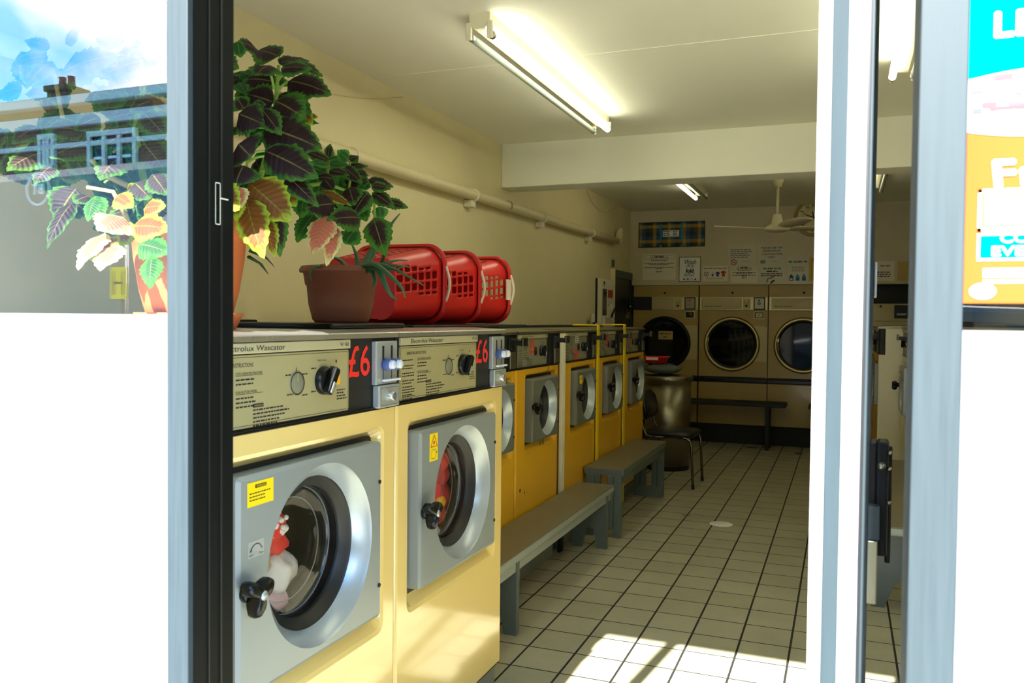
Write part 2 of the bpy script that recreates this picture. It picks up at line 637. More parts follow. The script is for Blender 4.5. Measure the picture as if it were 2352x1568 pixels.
def text(mb, t, o, u, v, h, mat, w=None, align='l', shear=0.0, bold=0.0):
    """o: lower-left (or centre / right) anchor, u right, v up, h glyph height, w fitted width"""
    vs, fs, x0, x1, y0, y1 = glyphs(t)
    if not vs:
        return
    sy_ = h / max(1e-6, (y1 - y0))
    sx_ = sy_ if w is None else w / (x1 - x0)
    W = (x1 - x0) * sx_
    off = {'l': 0.0, 'c': -W / 2, 'r': -W}[align]
    u, v, o = Vector(u), Vector(v), Vector(o)
    offs = [(0, 0)] if not bold else [(-bold, 0), (bold, 0), (0, bold), (0, -bold)]
    n = u.cross(v).normalized()
    for k, (bx, by) in enumerate(offs):
        mb.add([o + n * (k * 0.00004) + u * (off + bx + (p.x - x0) * sx_ + shear * (p.y - y0) * sy_) + v * (by + (p.y - y0) * sy_) for p in vs], fs, mat)

def lines(mb, o, u, v, w, n, pitch, h, mat, seed=1, ragged=0.25, align='l'):
    """rows of small print too small to read, as broken dashes"""
    rr = random.Random(seed)
    u, v, o = Vector(u), Vector(v), Vector(o)
    for i in range(n):
        L = w * (1 - rr.random() * ragged)
        x = 0.0 if align == 'l' else (w - L) / 2
        end = x + L
        while x < end - h * 0.8:
            d = min(h * rr.uniform(1.6, 4.5), end - x)
            a = o + u * x - v * (i * pitch)
            mb.add([a, a + u * d, a + u * d + v * h, a + v * h], [[0, 1, 2, 3]], mat)
            x += d + h * 0.7

def rect(mb, o, u, v, x0, x1, y0, y1, mat):
    o, u, v = Vector(o), Vector(u), Vector(v)
    mb.add([o + u * x0 + v * y0, o + u * x1 + v * y0, o + u * x1 + v * y1, o + u * x0 + v * y1], [[0, 1, 2, 3]], mat)

def outline(mb, o, u, v, x0, x1, y0, y1, t, mat):
    rect(mb, o, u, v, x0, x1, y0, y0 + t, mat)
    rect(mb, o, u, v, x0, x1, y1 - t, y1, mat)
    rect(mb, o, u, v, x0, x0 + t, y0, y1, mat)
    rect(mb, o, u, v, x1 - t, x1, y0, y1, mat)

def disc(mb, o, u, v, r, mat, seg=24, r0=0.0, sx=1.0, sy=1.0):
    o, u, v = Vector(o), Vector(u), Vector(v)
    P = [o + u * (math.cos(2 * PI * i / seg) * r * sx) + v * (math.sin(2 * PI * i / seg) * r * sy) for i in range(seg)]
    if r0 <= 0:
        mb.add(P, [list(range(seg))], mat)
    else:
        Q = [o + u * (math.cos(2 * PI * i / seg) * r0 * sx) + v * (math.sin(2 * PI * i / seg) * r0 * sy) for i in range(seg)]
        mb.add(P + Q, [[i, (i + 1) % seg, seg + (i + 1) % seg, seg + i] for i in range(seg)], mat)

def rrect(y0, y1, z0, z1, r, n=5):
    """rounded rectangle outline points, counter-clockwise"""
    P = []
    for cx_, cz_, a in ((y1 - r, z1 - r, 0), (y0 + r, z1 - r, 90), (y0 + r, z0 + r, 180), (y1 - r, z0 + r, 270)):
        for i in range(n + 1):
            t = math.radians(a + 90 * i / n)
            P.append((cx_ + r * math.cos(t), cz_ + r * math.sin(t)))
    return P

def loop_faces(k, n):
    return [[k * n + i, k * n + (i + 1) % n, (k + 1) * n + (i + 1) % n, (k + 1) * n + i] for i in range(n)]

def loft(mb, loops, mat, smooth=False, cap0=False, cap1=False):
    n = len(loops[0])
    vs = [p for L in loops for p in L]
    fs = []
    for k in range(len(loops) - 1):
        fs += loop_faces(k, n)
    if cap0:
        fs.append(list(range(n))[::-1])
    if cap1:
        fs.append([(len(loops) - 1) * n + i for i in range(n)])
    mb.add(vs, fs, mat, smooth)

def holed_plate(mb, y0, y1, z0, z1, x, cyy, czz, r, mat, seg=64, corner=0.02):
    """flat plate in plane x with a round hole; outer edge follows a rounded rectangle"""
    out, inn = [], []
    for i in range(seg):
        a = 2 * PI * i / seg
        c, s_ = math.cos(a), math.sin(a)
        t = min(((y1 - cyy) / c) if c > 1e-9 else (((y0 - cyy) / c) if c < -1e-9 else 1e9),
                ((z1 - czz) / s_) if s_ > 1e-9 else (((z0 - czz) / s_) if s_ < -1e-9 else 1e9))
        out.append([x, cyy + c * t, czz + s_ * t])
        inn.append([x, cyy + c * r, czz + s_ * r])
    # snap nearest sample to each corner
    for cyc, czc in ((y0, z0), (y0, z1), (y1, z0), (y1, z1)):
        k = min(range(seg), key=lambda i: (out[i][1] - cyc) ** 2 + (out[i][2] - czc) ** 2)
        out[k] = [x, cyc, czc]
    mb.add(out + inn, [[i, (i + 1) % seg, seg + (i + 1) % seg, seg + i] for i in range(seg)], mat)
    return out, inn
# ------------------------------------------------------------------ the room
XW, XR, YF, YBK, YW, ZC = -2.27, 1.32, 1.0, 10.5, 9.38, 2.57
def room():
    m = MB(); m.box(-2.6, 1.6, 1.0, 10.6, -0.12, 0.0, 'tile'); struct('floor', m)
    m = MB(); m.box(-2.6, 1.6, 1.0, 10.6, ZC, ZC + 0.15, 'ceiling_paint')
    # thin plasterboard joints running across the ceiling
    for y in (3.78, 6.9):
        m.box(XW, XR, y - 0.004, y + 0.004, ZC - 0.0025, ZC + 0.01, 'ceiling_paint')
    struct('ceiling', m)
    m = MB(); m.box(XW - 0.2, XW, 1.0, 10.6, 0, ZC + 0.1, 'wall_paint'); struct('wall_left', m)
    m = MB(); m.box(XR, XR + 0.2, 1.0, 10.6, 0, ZC + 0.1, 'wall_paint'); struct('wall_right', m)
    m = MB(); m.box(-2.5, 1.6, 10.45, 10.6, 0, ZC + 0.1, 'wall_paint'); struct('wall_back', m)
    # boarded panel over the dryers
    m = MB()
    m.box(XW, XR, YW, YW + 0.09, 1.735, ZC, 'back_board', 0.004)
    m.box(XW, XR, YW - 0.0025, YW + 0.01, 2.168, 2.172, 'back_board')
    struct('wall_panel', m)
    m = MB(); m.box(XW, XR, 5.52, 5.76, 2.268, ZC + 0.02, 'beam_paint', 0.006); struct('trim_1', m)
    # shopfront masonry above and beside the glazing
    m = MB()
    m.box(-2.6, 1.6, 0.99, 1.12, 2.2, 3.3, 'stucco')
    m.box(-2.6, 1.6, 0.70, 0.99, 2.153, 2.75, 'jamb_black')
    m.box(-2.6, -2.24, 0.99, 1.12, 0, 2.2, 'stucco')
    m.box(1.3, 1.6, 0.99, 1.12, 0, 2.2, 'stucco')
    struct('wall_front', m)
    m = MB()
    m.box(XW, XW + 0.012, 1.1, 10.4, 0, 0.1, 'black_matt')
    struct('baseboard_left', m)
    # black sheet standing for the shade in the gap above the pale dryer
    m = MB(); m.box(-0.005, XR, 9.50, 9.56, 1.53, 1.76, 'black_matt'); struct('gap_shade', m)
room()

def post(m, x0, x1, mat_front, mat_side, z1=2.2, y0=1.0, y1=1.102):
    t = 0.004
    m.box(x0, x1, y0, y0 + t, 0, z1, mat_front)
    m.box(x0 + 0.0005, x1, y0 + t, y1, 0, z1, mat_side)

def shopfront():
    # left window: post, pane, film
    w = thing('window_1', None, None); w['kind'] = 'structure'
    m = MB()
    m.box(-0.961, -0.9205, 1.0, 1.012, 0, 2.2, 'alu', 0.0015)
    m.box(-0.960, -0.9200, 1.012, 1.102, 0, 2.2, 'jamb_black', 0.001)
    m.box(-0.9200, -0.9185, 1.043, 1.046, 0, 2.2, 'rubber')
    m.box(-0.9200, -0.9185, 1.070, 1.074, 0, 2.2, 'rubber')
    m.box(-2.25, -0.96, 1.0, 1.102, 0, 0.24, 'alu', 0.002)
    m.box(-2.25, -0.96, 1.0, 1.102, 2.15, 2.2, 'alu', 0.002)
    m.box(-2.25, -2.21, 1.0, 1.102, 0.24, 2.15, 'alu', 0.002)
    fr = m.build('window_frame', w)
    m = MB()
    outline(m, (-0.9183, 1.0572, 1.487), (0, 1, 0), (0, 0, 1), 0, 0.012, 0, 0.066, 0.0014, 'clip_white')
    rect(m, (-0.9182, 1.0572, 1.487), (0, 1, 0), (0, 0, 1), 0.012, 0.030, 0.041, 0.0430, 'clip_white')
    lb = m.build('keyhole_scratch', fr)
    m = MB(); m.box(-2.215, -0.958, 1.046, 1.052, 0.235, 2.155, 'pane'); m.build('glass_pane', w)
    m = MB(); m.box(-2.212, -0.961, 1.0525, 1.0545, 0.24, 1.345, 'film'); m.build('frosted_film', w)
    # right window
    w = thing('window_2', None, None); w['kind'] = 'structure'
    m = MB()
    m.box(0.0705, 0.1168, 1.0, 1.012, 0, 2.2, 'alu', 0.0015)
    m.box(0.0708, 0.1165, 1.012, 1.10, 0, 2.2, 'alu', 0.001)
    m.box(0.1165, 1.30, 1.0, 1.10, 0, 0.24, 'alu', 0.002)
    m.box(0.1165, 1.30, 1.0, 1.10, 2.15, 2.2, 'alu', 0.002)
    m.box(1.26, 1.30, 1.0, 1.10, 0.24, 2.15, 'alu', 0.002)
    m.build('window_frame', w)
    m = MB(); m.box(0.115, 1.262, 1.046, 1.052, 0.235, 2.155, 'pane'); m.build('glass_pane', w)
    m = MB(); m.box(0.118, 1.26, 1.0525, 1.0545, 0.24, 1.336, 'film'); m.build('frosted_film', w)
    # door leaf, standing open inwards: built closed-square along +y then turned about its hinge edge
    d = thing('door_1', None, None, (-0.0045, 0.955, 0.012)); d['kind'] = 'structure'
    d.rotation_euler = (0, 0, math.radians(-2.2))
    T = 0.0255
    def stile(m, y0, y1):
        m.box(-T, -0.0125, y0, y1, 0, 2.12, 'white_strip', 0.0015)
        m.box(-0.0125, 0.0045, y0 + 0.006, y1 - 0.006, 0, 2.12, 'alu_recess')
        m.box(0.0045, T - 0.003, y0, y1, 0, 2.12, 'white_strip', 0.0015)
        m.box(T - 0.003, T, y0 + 0.004, y1, 0, 2.12, 'rubber')
        m.box(T - 0.0005, T + 0.003, y0 + 0.012, y1, 0, 2.12, 'alu')
    m = MB(); stile(m, 0, 0.075); m.build('hinge_stile', d)
    m = MB(); m.box(-T, T, 0.835, 0.915, 0, 2.12, 'alu', 0.003); m.build('lock_stile', d)
    m = MB(); m.box(-T + 0.002, T - 0.002, 0.075, 0.835, 0, 0.16, 'alu', 0.002); m.build('bottom_rail', d)
    m = MB(); m.box(-T + 0.002, T - 0.002, 0.075, 0.835, 2.04, 2.12, 'alu', 0.002); m.build('top_rail', d)
    m = MB(); m.box(-0.003, 0.003, 0.07, 0.84, 0.15, 2.05, 'pane'); m.build('glass_pane', d)
    m = MB()
    m.box(T, T + 0.014, 0.79, 0.83, 0.855, 1.105, 'handle_black', 0.004)
    m.box(T + 0.012, T + 0.034, 0.785, 0.845, 0.885, 1.105, 'handle_black', 0.006)
    m.box(T + 0.030, T + 0.040, 0.80, 0.818, 0.87, 1.095, 'handle_black', 0.003)
    h = m.build('door_handle', d)
    m = MB()
    for z in (0.99, 1.055, 1.085):
        m.cyl((T + 0.036, 0.783, z), (T + 0.036, 0.79, z), 0.004, 'chrome')
    m.cyl((T + 0.022, 0.778, 1.06), (T + 0.022, 0.786, 1.06), 0.007, 'chrome')
    m.build('screw_head', h)
    m = MB()
    m.box(T, T + 0.02, 0.765, 0.80, 0.92, 0.985, 'alu', 0.002)
    m.box(T, T + 0.017, 0.76, 0.80, 0.80, 0.92, 'steel_dull', 0.002)
    m.build('lock_plate', d)
    m = MB(); m.box(T, T + 0.006, 0.842, 0.87, 1.38, 1.45, 'steel', 0.002); m.build('latch_guard', d)
    # threshold
    m = MB(); m.box(-0.9215, 0.0705, 0.985, 1.11, -0.002, 0.012, 'steel_dull', 0.003); struct('trim_3', m)
shopfront()

# ------------------------------------------------------------------ washers
def knob3(m, c, r, mat):
    """three-lobed hand knob standing out along +x"""
    c = Vector(c)
    n = 36
    loops = []
    for x, k in ((0.012, 0.75), (0.018, 0.98), (0.030, 1.0), (0.040, 0.92), (0.046, 0.7), (0.047, 0.3)):
        L = []
        for i in range(n):
            a = 2 * PI * i / n + 0.45
            rr = r * k * (0.64 + 0.36 * math.cos(3 * a))
            L.append((c.x + x, c.y + rr * math.cos(a + 0.4), c.z + rr * math.sin(a + 0.4)))
        loops.append(L)
    loft(m, loops, mat, True, True, True)
    m.cyl(c, c + Vector((0.014, 0, 0)), r * 0.42, mat)
    return m

U, V = (0, 1, 0), (0, 0, 1)

def washer(label, loc, rz=0.0, w=0.782, body='pale_yellow', door='door_silver', plate='plate_olive', price='£6',
           big=True, side=None, sticker=None, group=None, price_z=0.0, zt=1.293, zp=1.10, depth=0.98, extra=None, price_mat='price_red'):
    t = thing('washing_machine', label, 'washing machine', loc, rz, group)
    k = w / 0.782
    if big:
        dy0, dy1, dz0, dz1, hc, hz, hr = 0.105, 0.675, 0.555, 1.018, 0.411, 0.788, 0.212
        ky, kz = 0.130, 0.780
    else:
        dy0, dy1, dz0, dz1, hc, hz, hr = 0.16, 0.585, 0.705, 1.035, 0.405, 0.868, 0.147
        ky, kz = 0.168, 0.892
    # --- body shell with a pressed recess round the door
    m = MB()
    b = body
    e = 0.012
    fo = rrect(dy0 - 0.040, dy1 + 0.042, dz0 - 0.060, min(dz1 + 0.038, zp - 0.022), 0.03)
    fm = rrect(dy0 - 0.030, dy1 + 0.032, dz0 - 0.048, min(dz1 + 0.028, zp - 0.030), 0.026)
    fi = rrect(dy0 - 0.014, dy1 + 0.016, dz0 - 0.016, min(dz1 + 0.012, zp - 0.038), 0.016)
    n = len(fo)
    # outer boundary sample for the front sheet
    cyy, czz = (dy0 + dy1) / 2, (dz0 + dz1) / 2
    ob = []
    for (y, z) in fo:
        a = math.atan2(z - czz, y - cyy)
        c, s_ = math.cos(a), math.sin(a)
        tt = min(((w - e - cyy) / c) if c > 1e-9 else (((e - cyy) / c) if c < -1e-9 else 1e9),
                 ((zp - czz) / s_) if s_ > 1e-9 else (((0.1 - czz) / s_) if s_ < -1e-9 else 1e9))
        ob.append([cyy + c * tt, czz + s_ * tt])
    for q in ((e, 0.1), (e, zp), (w - e, 0.1), (w - e, zp)):
        i = min(range(n), key=lambda i: (ob[i][0] - q[0]) ** 2 + (ob[i][1] - q[1]) ** 2)
        ob[i] = list(q)
    loft(m, [[(0, y, z) for y, z in ob], [(0, y, z) for y, z in fo], [(-0.004, y, z) for y, z in fm], [(-0.026, y, z) for y, z in fi]], b)
    # rounded front corners and the sides
    prof = [(-depth, 0.0), (-e, 0.0)] + [(-e + e * math.sin(a), e - e * math.cos(a)) for a in (PI / 8, PI / 4, 3 * PI / 8, PI / 2)]
    pr2 = [(x, w - y) for x, y in prof]
    for P in (prof, pr2):
        q = len(P)
        m.add([(x, y, 0.1) for x, y in P] + [(x, y, zp) for x, y in P], [[i, i + 1, q + i + 1, q + i] for i in range(q - 1)], side or b)
    m.add([(-depth, 0, .1), (-depth, w, .1), (-depth, w, zp), (-depth, 0, zp)], [[0, 1, 2, 3]], side or b)
    m.add([(-depth, 0, .1), (-depth, w, .1), (-0.002, w, .1), (-0.002, 0, .1)], [[0, 1, 2, 3]], b)
    m.box(-depth, -0.046, 0.0005, w - 0.0005, zp - 0.001, zt - 0.004, side or 'black_matt')
    bo = m.build('body', t)
    # recess floor, with the hole for the drum
    m = MB()
    o_, i_ = holed_plate(m, dy0 - 0.016, dy1 + 0.018, dz0 - 0.018, min(dz1 + 0.014, zp - 0.036), -0.0255, hc, hz, hr * 0.86, 'rubber')
    m.build('door_seal', t)
    m = MB()
    m.lathe([(hr * 0.86, 0.0), (hr * 0.86, 0.05), (hr * 1.05, 0.06), (hr * 1.05, 0.42)], (-0.027, hc, hz), (-1, 0, 0), 'drum_steel', 48, True, False, True)
    m.build('drum', t)
    # --- door
    m = MB()
    th = 0.020 if big else 0.028
    o_, i_ = holed_plate(m, dy0 + 0.010, dy1 - 0.010, dz0 + 0.010, dz1 - 0.010, th, hc, hz, hr, door)
    ro = rrect(dy0, dy1, dz0, dz1, 0.012)
    # rolled rim of the door skin
    A = []
    for (y, z) in ro:
        A.append((min(max(y, dy0 + 0.010), dy1 - 0.010), min(max(z, dz0 + 0.010), dz1 - 0.010)))
    loft(m, [[(th, y, z) for y, z in A], [(th - 0.006, y, z) for y, z in ro], [(-0.024, y, z) for y, z in ro]], door)
    dr = m.build('door', t)
    m = MB()
    m.lathe([(hr, 0), (hr * 0.975, 0.006), (hr * 0.90, 0.018), (hr * 0.845, 0.040)], (th, hc, hz), (-1, 0, 0), 'ring_silver', 64)
    m.build('door_ring', dr)
    m = MB()
    m.lathe([(hr * 0.845, 0.040), (hr * 0.83, 0.046), (hr * 0.73, 0.056), (hr * 0.715, 0.066)], (th, hc, hz), (-1, 0, 0), 'rubber', 64)
    m.build('glass_gasket', dr)
    m = MB()
    g = hr * 0.725
    m.lathe([(0.001, 0.052), (g * 0.5, 0.054), (g * 0.94, 0.060), (g, 0.066), (g * 0.985, 0.088), (g * 0.93, 0.100), (g * 0.6, 0.104), (0.001, 0.105)], (th, hc, hz), (-1, 0, 0), 'porthole', 56)
    m.build('door_glass', dr)
    m = MB()  # thin silver rings drawn in place of the ring highlights on the glass
    for rr_, hh in ((g * 1.0, 0.0665), (g * 0.972, 0.089), (g * 0.80, 0.1035)):
        m.lathe([(rr_ - 0.0012, hh - 0.001), (rr_ + 0.0012, hh - 0.001), (rr_ + 0.0012, hh + 0.001), (rr_ - 0.0012, hh + 0.001), (rr_ - 0.0012, hh - 0.001)], (th, hc, hz), (-1, 0, 0), 'ring_silver', 56)
    m.build('glass_highlight', dr)
    m = MB(); knob3(m, (th, ky, kz), 0.048 if big else 0.038, 'black_gloss'); kb_ = m.build('door_knob', dr)
    if big:
        m = MB(); m.cyl((th + 0.040, ky, kz), (th + 0.0485, ky, kz), 0.010, 'coin_silver', seg=14); m.build('knob_screw', kb_)
    for zz in (dz0 + 0.085 * (1 if big else .8), dz1 - 0.105 * (1 if big else .8)):
        m = MB()
        m.cyl((th, dy1 - 0.016, zz), (th + 0.003, dy1 - 0.016, zz), 0.0055, 'black_matt', seg=10)
        m.build('hinge_screw', dr)
    if sticker == 'warning':
        m = MB()
        y0, z0 = 0.134, 0.952
        m.box(th, th + 0.0008, y0, y0 + 0.084, z0, z0 + 0.05, 'sticker_yellow')
        rect(m, (th + 0.0012, y0, z0), U, V, 0.024, 0.060, 0.037, 0.044, 'ink')
        text(m, 'WARNING', (th + 0.0016, y0 + 0.042, z0 + 0.0385), U, V, 0.004, 'sticker_yellow', 0.03, 'c')
        lines(m, (th + 0.0012, y0 + 0.006, z0 + 0.026), U, V, 0.072, 3, 0.007, 0.0022, 'ink', 3, 0.3)
        m.build('warning_sticker', dr)
        m = MB()
        y0, z0 = 0.137, 0.846
        m.box(th, th + 0.0006, y0, y0 + 0.05, z0, z0 + 0.034, 'coin_silver')
        P = [(th + 0.0012, y0 + 0.025 + 0.019 * math.cos(a), z0 + 0.008 + 0.019 * math.sin(a)) for a in [math.radians(20 + 14 * i) for i in range(11)]]
        m.tube(P, 0.0008, 'ink', 6)
        m.add([(th + .0012, y0 + .004, z0 + .012), (th + .0012, y0 + .011, z0 + .014), (th + .0012, y0 + .008, z0 + .020)], [[0, 1, 2]], 'ink')
        text(m, 'Open', (th + 0.001, y0 + 0.002, z0 + 0.003), U, V, 0.005, 'ink', 0.014)
        text(m, 'Close', (th + 0.001, y0 + 0.033, z0 + 0.003), U, V, 0.005, 'ink', 0.015)
        m.build('turn_label', dr)
    if sticker == 'triangle':
        m = MB()
        y0, z0, W_, H_ = (0.163, 0.920, 0.052, 0.082) if big else (0.215, 0.955, 0.05, 0.05)
        m.box(th, th + 0.0008, y0, y0 + W_, z0, z0 + H_, 'sticker_yellow')
        q = th + 0.0013
        for (a, c, wd) in (((.1, .52), (.9, .52), 0), ((.9, .52), (.5, .95), 0), ((.5, .95), (.1, .52), 0)):
            m.tube([(q, y0 + a[0] * W_, z0 + a[1] * H_), (q, y0 + c[0] * W_, z0 + c[1] * H_)], 0.0009, 'ink_red', 6)
        disc(m, (q, y0 + .5 * W_, z0 + .66 * H_), U, V, 0.10 * W_, 'ink_red', 12)
        if big:
            outline(m, (q, y0, z0), U, V, .2 * W_, .7 * W_, .08 * H_, .42 * H_, 0.0015, 'ink_grey')
            disc(m, (q, y0 + .82 * W_, z0 + .3 * H_), U, V, 0.003, 'ink', 12)
        m.build('hazard_sticker', dr)
    # --- control panel
    m = MB()
    m.box(-0.045, -0.006, 0.004, w - 0.004, zp + 0.004, zt - 0.003, 'black_matt', 0.003)
    m.box(-0.045, 0.002, 0.004, w - 0.004, zp - 0.001, zp + 0.007, 'black_gloss', 0.002)
    cpn = m.build('control_panel', t)
    x = -0.006
    py1 = 0.545 * k
    ph = zt - zp
    ps0, ps1 = zp + 0.86 * ph, zp + 0.975 * ph
    m = MB(); m.box(x, x + 0.009, 0.020 * k, py1, ps0, ps1, 'strip_brass', 0.002); br = m.build('brand_strip', cpn)
    m = MB()
    X2 = x + 0.0098
    text(m, 'Electrolux Wascator', (X2, 0.075 * k, ps0 + 0.0055), U, V, 0.0115, 'ink', 0.205 * k, shear=0.12)
    m.build('brand_lettering', br)
    m = MB()
    text(m, 'W 160' if big else 'W 75', (X2, py1 - 0.010, ps0 + 0.0065), U, V, 0.0095, 'ink', None, 'r')
    m.build('model_lettering', br)
    pz0, pz1 = zp + 0.012, ps0 - 0.003
    m = MB()
    pl = rrect(0.022 * k, py1, pz0, pz1, 0.006)
    loft(m, [[(x, y, z) for y, z in pl], [(x + 0.003, y, z) for y, z in pl]], plate, cap1=True)
    pt = m.build('instruction_plate', cpn)
    X3 = x + 0.0036
    m = MB()
    outline(m, (X3, 0, 0), U, V, 0.026 * k, py1 - 0.004, pz0 + 0.004, pz1 - 0.004, 0.0009, 'ink')
    q = lambda y, z: (X3, y * k, zp + (z - 1.10) / 0.193 * ph)
    text(m, 'OPERATING INSTRUCTIONS', q(0.062, 1.2385), U, V, 0.0085, 'ink', 0.118 * k)
    text(m, 'COIN OPERATED MACHINES', q(0.126, 1.2225), U, V, 0.0052, 'ink', 0.084 * k)
    rect(m, q(0.126, 1.2205), U, V, 0, 0.086 * k, 0, 0.0008, 'ink')
    lines(m, q(0.126, 1.211), U, V, 0.07 * k, 2, 0.009, 0.0032, 'ink', 5)
    text(m, 'PUSH BUTTON MODEL', q(0.126, 1.1845), U, V, 0.0052, 'ink', 0.068 * k)
    rect(m, q(0.126, 1.1825), U, V, 0, 0.086 * k, 0, 0.0008, 'ink')
    lines(m, q(0.126, 1.173), U, V, 0.07 * k, 3, 0.009, 0.0032, 'ink', 6)
    for z_, n_ in ((1.222, 1), (1.206, 2), (1.185, 2), (1.164, 2), (1.146, 4), (1.119, 2)):
        lines(m, q(0.036, z_), U, V, 0.074 * k, n_, 0.0075, 0.003, 'ink', int(z_ * 1000))
    rect(m, q(0.180, 1.152), U, V, 0, 0.034 * k, 0, 0.008, 'ink')
    text(m, 'WARNING', (X3 + 0.0006, 0.183 * k, q(0, 1.154)[2]), U, V, 0.004, plate, 0.028 * k)
    lines(m, q(0.180, 1.145), U, V, 0.125 * k, 5, 0.0082, 0.0032, 'ink', 9, 0.35)
    lines(m, q(0.492, 1.164), U, V, 0.044 * k, 4, 0.0072, 0.003, 'ink', 10, 0.35)
    text(m, 'Rapid temp', q(0.412, 1.2385), U, V, 0.005, 'ink', 0.034 * k)
    for (y_, z_) in ((0.29, 1.212), (0.352, 1.211), (0.295, 1.168), (0.352, 1.163), (0.386, 1.222), (0.462, 1.222), (0.386, 1.168), (0.462, 1.172)):
        lines(m, q(y_, z_), U, V, 0.024 * k, 1, 0.006, 0.003, 'ink', int(y_ * 999), 0.2)
    rect(m, q(0.3285, 1.217), U, V, 0, 0.002, 0, 0.012, 'ink')
    m.build('instruction_lettering', pt)
    m = MB()
    c = Vector(q(0.331, 1.193)); c.x = x + 0.003
    m.lathe([(0.026 * k, 0), (0.026 * k, 0.002), (0.025 * k, 0.0025), (0.0, 0.0025)], c, (1, 0, 0), 'plate_grey' if plate == 'plate_olive' else 'black_matt', 24)
    dm = m.build('programme_dial', pt)
    m = MB()
    disc(m, c + Vector((0.0032, 0, 0)), U, V, 0.0265 * k, 'ink', 26, 0.0235 * k)
    rect(m, c + Vector((0.0034, 0, 0)), U, V, -0.0015, 0.0015, 0.004, 0.022 * k, 'plate_olive')
    m.build('dial_markings', dm)
    m = MB()
    c = Vector(q(0.435, 1.193)); c.x = x + 0.003
    m.lathe([(0.034 * k, 0), (0.034 * k, 0.008), (0.030 * k, 0.014), (0.026 * k, 0.016), (0, 0.016)], c, (1, 0, 0), 'black_gloss', 28)
    mt = Matrix.Translation(c) @ Matrix.Rotation(math.radians(-32), 4, 'X')
    m.box(0.014, 0.034, -0.010, 0.010, -0.034 * k, 0.034 * k, 'black_gloss', 0.004, mtx=mt)
    kn = m.build('programme_knob', pt)
    m = MB(); m.box(0.034, 0.0355, -0.0035, 0.0035, -0.032 * k, -0.004, 'coin_silver', mtx=mt); m.build('knob_pointer', kn)
    m = MB(); m.box(c.x + 0.001, c.x + 0.006, c.y + 0.036 * k, c.y + 0.064 * k, c.z - 0.013, c.z + 0.011, 'tag_yellow', 0.002); m.build('knob_tag', pt)
    m = MB(); disc(m, q(0.489, 1.236), U, V, 0.0042, 'ink', 14, 0, 0.7, 1.0); m.build('signal_lamp', pt)
    # price
    if price:
        m = MB()
        if big:
            text(m, price, (x + 0.0012, 0.550 * k, zp + 0.093), U, V, 0.078, price_mat, 0.098 * k, bold=0.0012)
        else:
            text(m, price, (X3 + 0.0008, 0.228 * k, zp + 0.078 + price_z), U, V, 0.068, price_mat, 0.088 * k, bold=0.0016)
        m.build('price_lettering', cpn)
    if extra == 'label':
        m = MB()
        outline(m, (X3 + 0.0005, 0.205, zp + 0.112), U, V, 0, 0.075, 0, 0.05, 0.004, 'paper_white')
        for i in range(3):
            rect(m, (X3 + 0.0005, 0.205, zp + 0.112), U, V, 0, 0.075, 0.012 + i * 0.013, 0.017 + i * 0.013, 'paper_white')
        for i in range(3):
            rect(m, (X3 + 0.0005, 0.205, zp + 0.112), U, V, 0.012 + i * 0.02, 0.018 + i * 0.02, 0, 0.05, 'paper_white')
        m.build('price_sticker', cpn)
    # coin box
    if big:
        m = MB()
        m.box(x, x + 0.016, 0.658, 0.768, zp + 0.066, zt - 0.012, 'coin_silver', 0.003)
        m.box(x, x + 0.022, 0.664, 0.772, zp + 0.004, zp + 0.064, 'coin_silver', 0.004)
        cb = m.build('coin_box', cpn)
        m = MB()
        xs = x + 0.0168
        for yy in (0.692, 0.737):
            m.box(xs - 0.002, xs, yy - 0.005, yy + 0.005, zt - 0.078, zt - 0.024, 'black_matt', 0.001)
            m.box(xs - 0.002, xs, yy - 0.0012, yy + 0.0012, zp + 0.072, zp + 0.105, 'black_matt')
            m.build('coin_slot', cb)
            m = MB()
        outline(m, (x + 0.0226, 0, 0), U, V, 0.672, 0.764, zp + 0.010, zp + 0.058, 0.0012, 'ink_grey')
        m.build('coin_tray', cb)
        for yy in (0.697, 0.735):
            m = MB()
            m.cyl((xs, yy, zp + 0.119), (xs + 0.020, yy, zp + 0.119), 0.016, 'button_blue', seg=20)
            bb = m.build('coin_button', cb)
            m = MB()
            m.lathe([(0.0115, 0), (0.0115, 0.010), (0.009, 0.013), (0, 0.0135)], (xs + 0.019, yy, zp + 0.119), (1, 0, 0), 'button_white', 18)
            m.build('button_cap', bb)
        m = MB(); m.box(xs, xs + 0.012, 0.684, 0.768, zp + 0.074, zp + 0.080, 'button_white', 0.002); m.build('coin_return', cb)
        m = MB()
        m.lathe([(0.013, 0), (0.012, 0.014), (0.008, 0.015), (0.0, 0.015)], (x + 0.022, 0.718, zp + 0.034), (1, 0, 0), 'steel', 18)
        m.build('coin_lock', cb)
    else:
        m = MB()
        y0, y1 = 0.480, 0.640
        m.box(x, x + 0.012, y0 + 0.08, y1, zp + 0.006, zt - 0.018, 'black_matt', 0.003)
        m.box(x + 0.010, x + 0.016, y0 + 0.085, y1 - 0.002, zp + 0.012, zp + 0.092, 'steel_dull', 0.003)
        m.box(x + 0.010, x + 0.016, y0 + 0.092, y1 - 0.008, zp + 0.105, zt - 0.024, 'drum_dark', 0.003)
        cb = m.build('coin_box', cpn)
        m = MB()
        zz = zp + 0.138
        yc = (y0 + y1) / 2 + 0.045
        m.box(x + 0.008, x + 0.072, yc - 0.030, yc + 0.030, zz - 0.012, zz + 0.012, 'black_matt', 0.003)
        sl = m.build('coin_slide', cb)
        m = MB()
        m.box(x + 0.02, x + 0.070, yc - 0.024, yc + 0.024, zz + 0.012, zz + 0.014, 'chrome')
        m.box(x + 0.066, x + 0.078, yc - 0.034, yc + 0.034, zz - 0.014, zz + 0.026, 'chrome', 0.003)
        m.build('slide_plate', sl)
    # worktop
    m = MB()
    zr = zt + 0.018
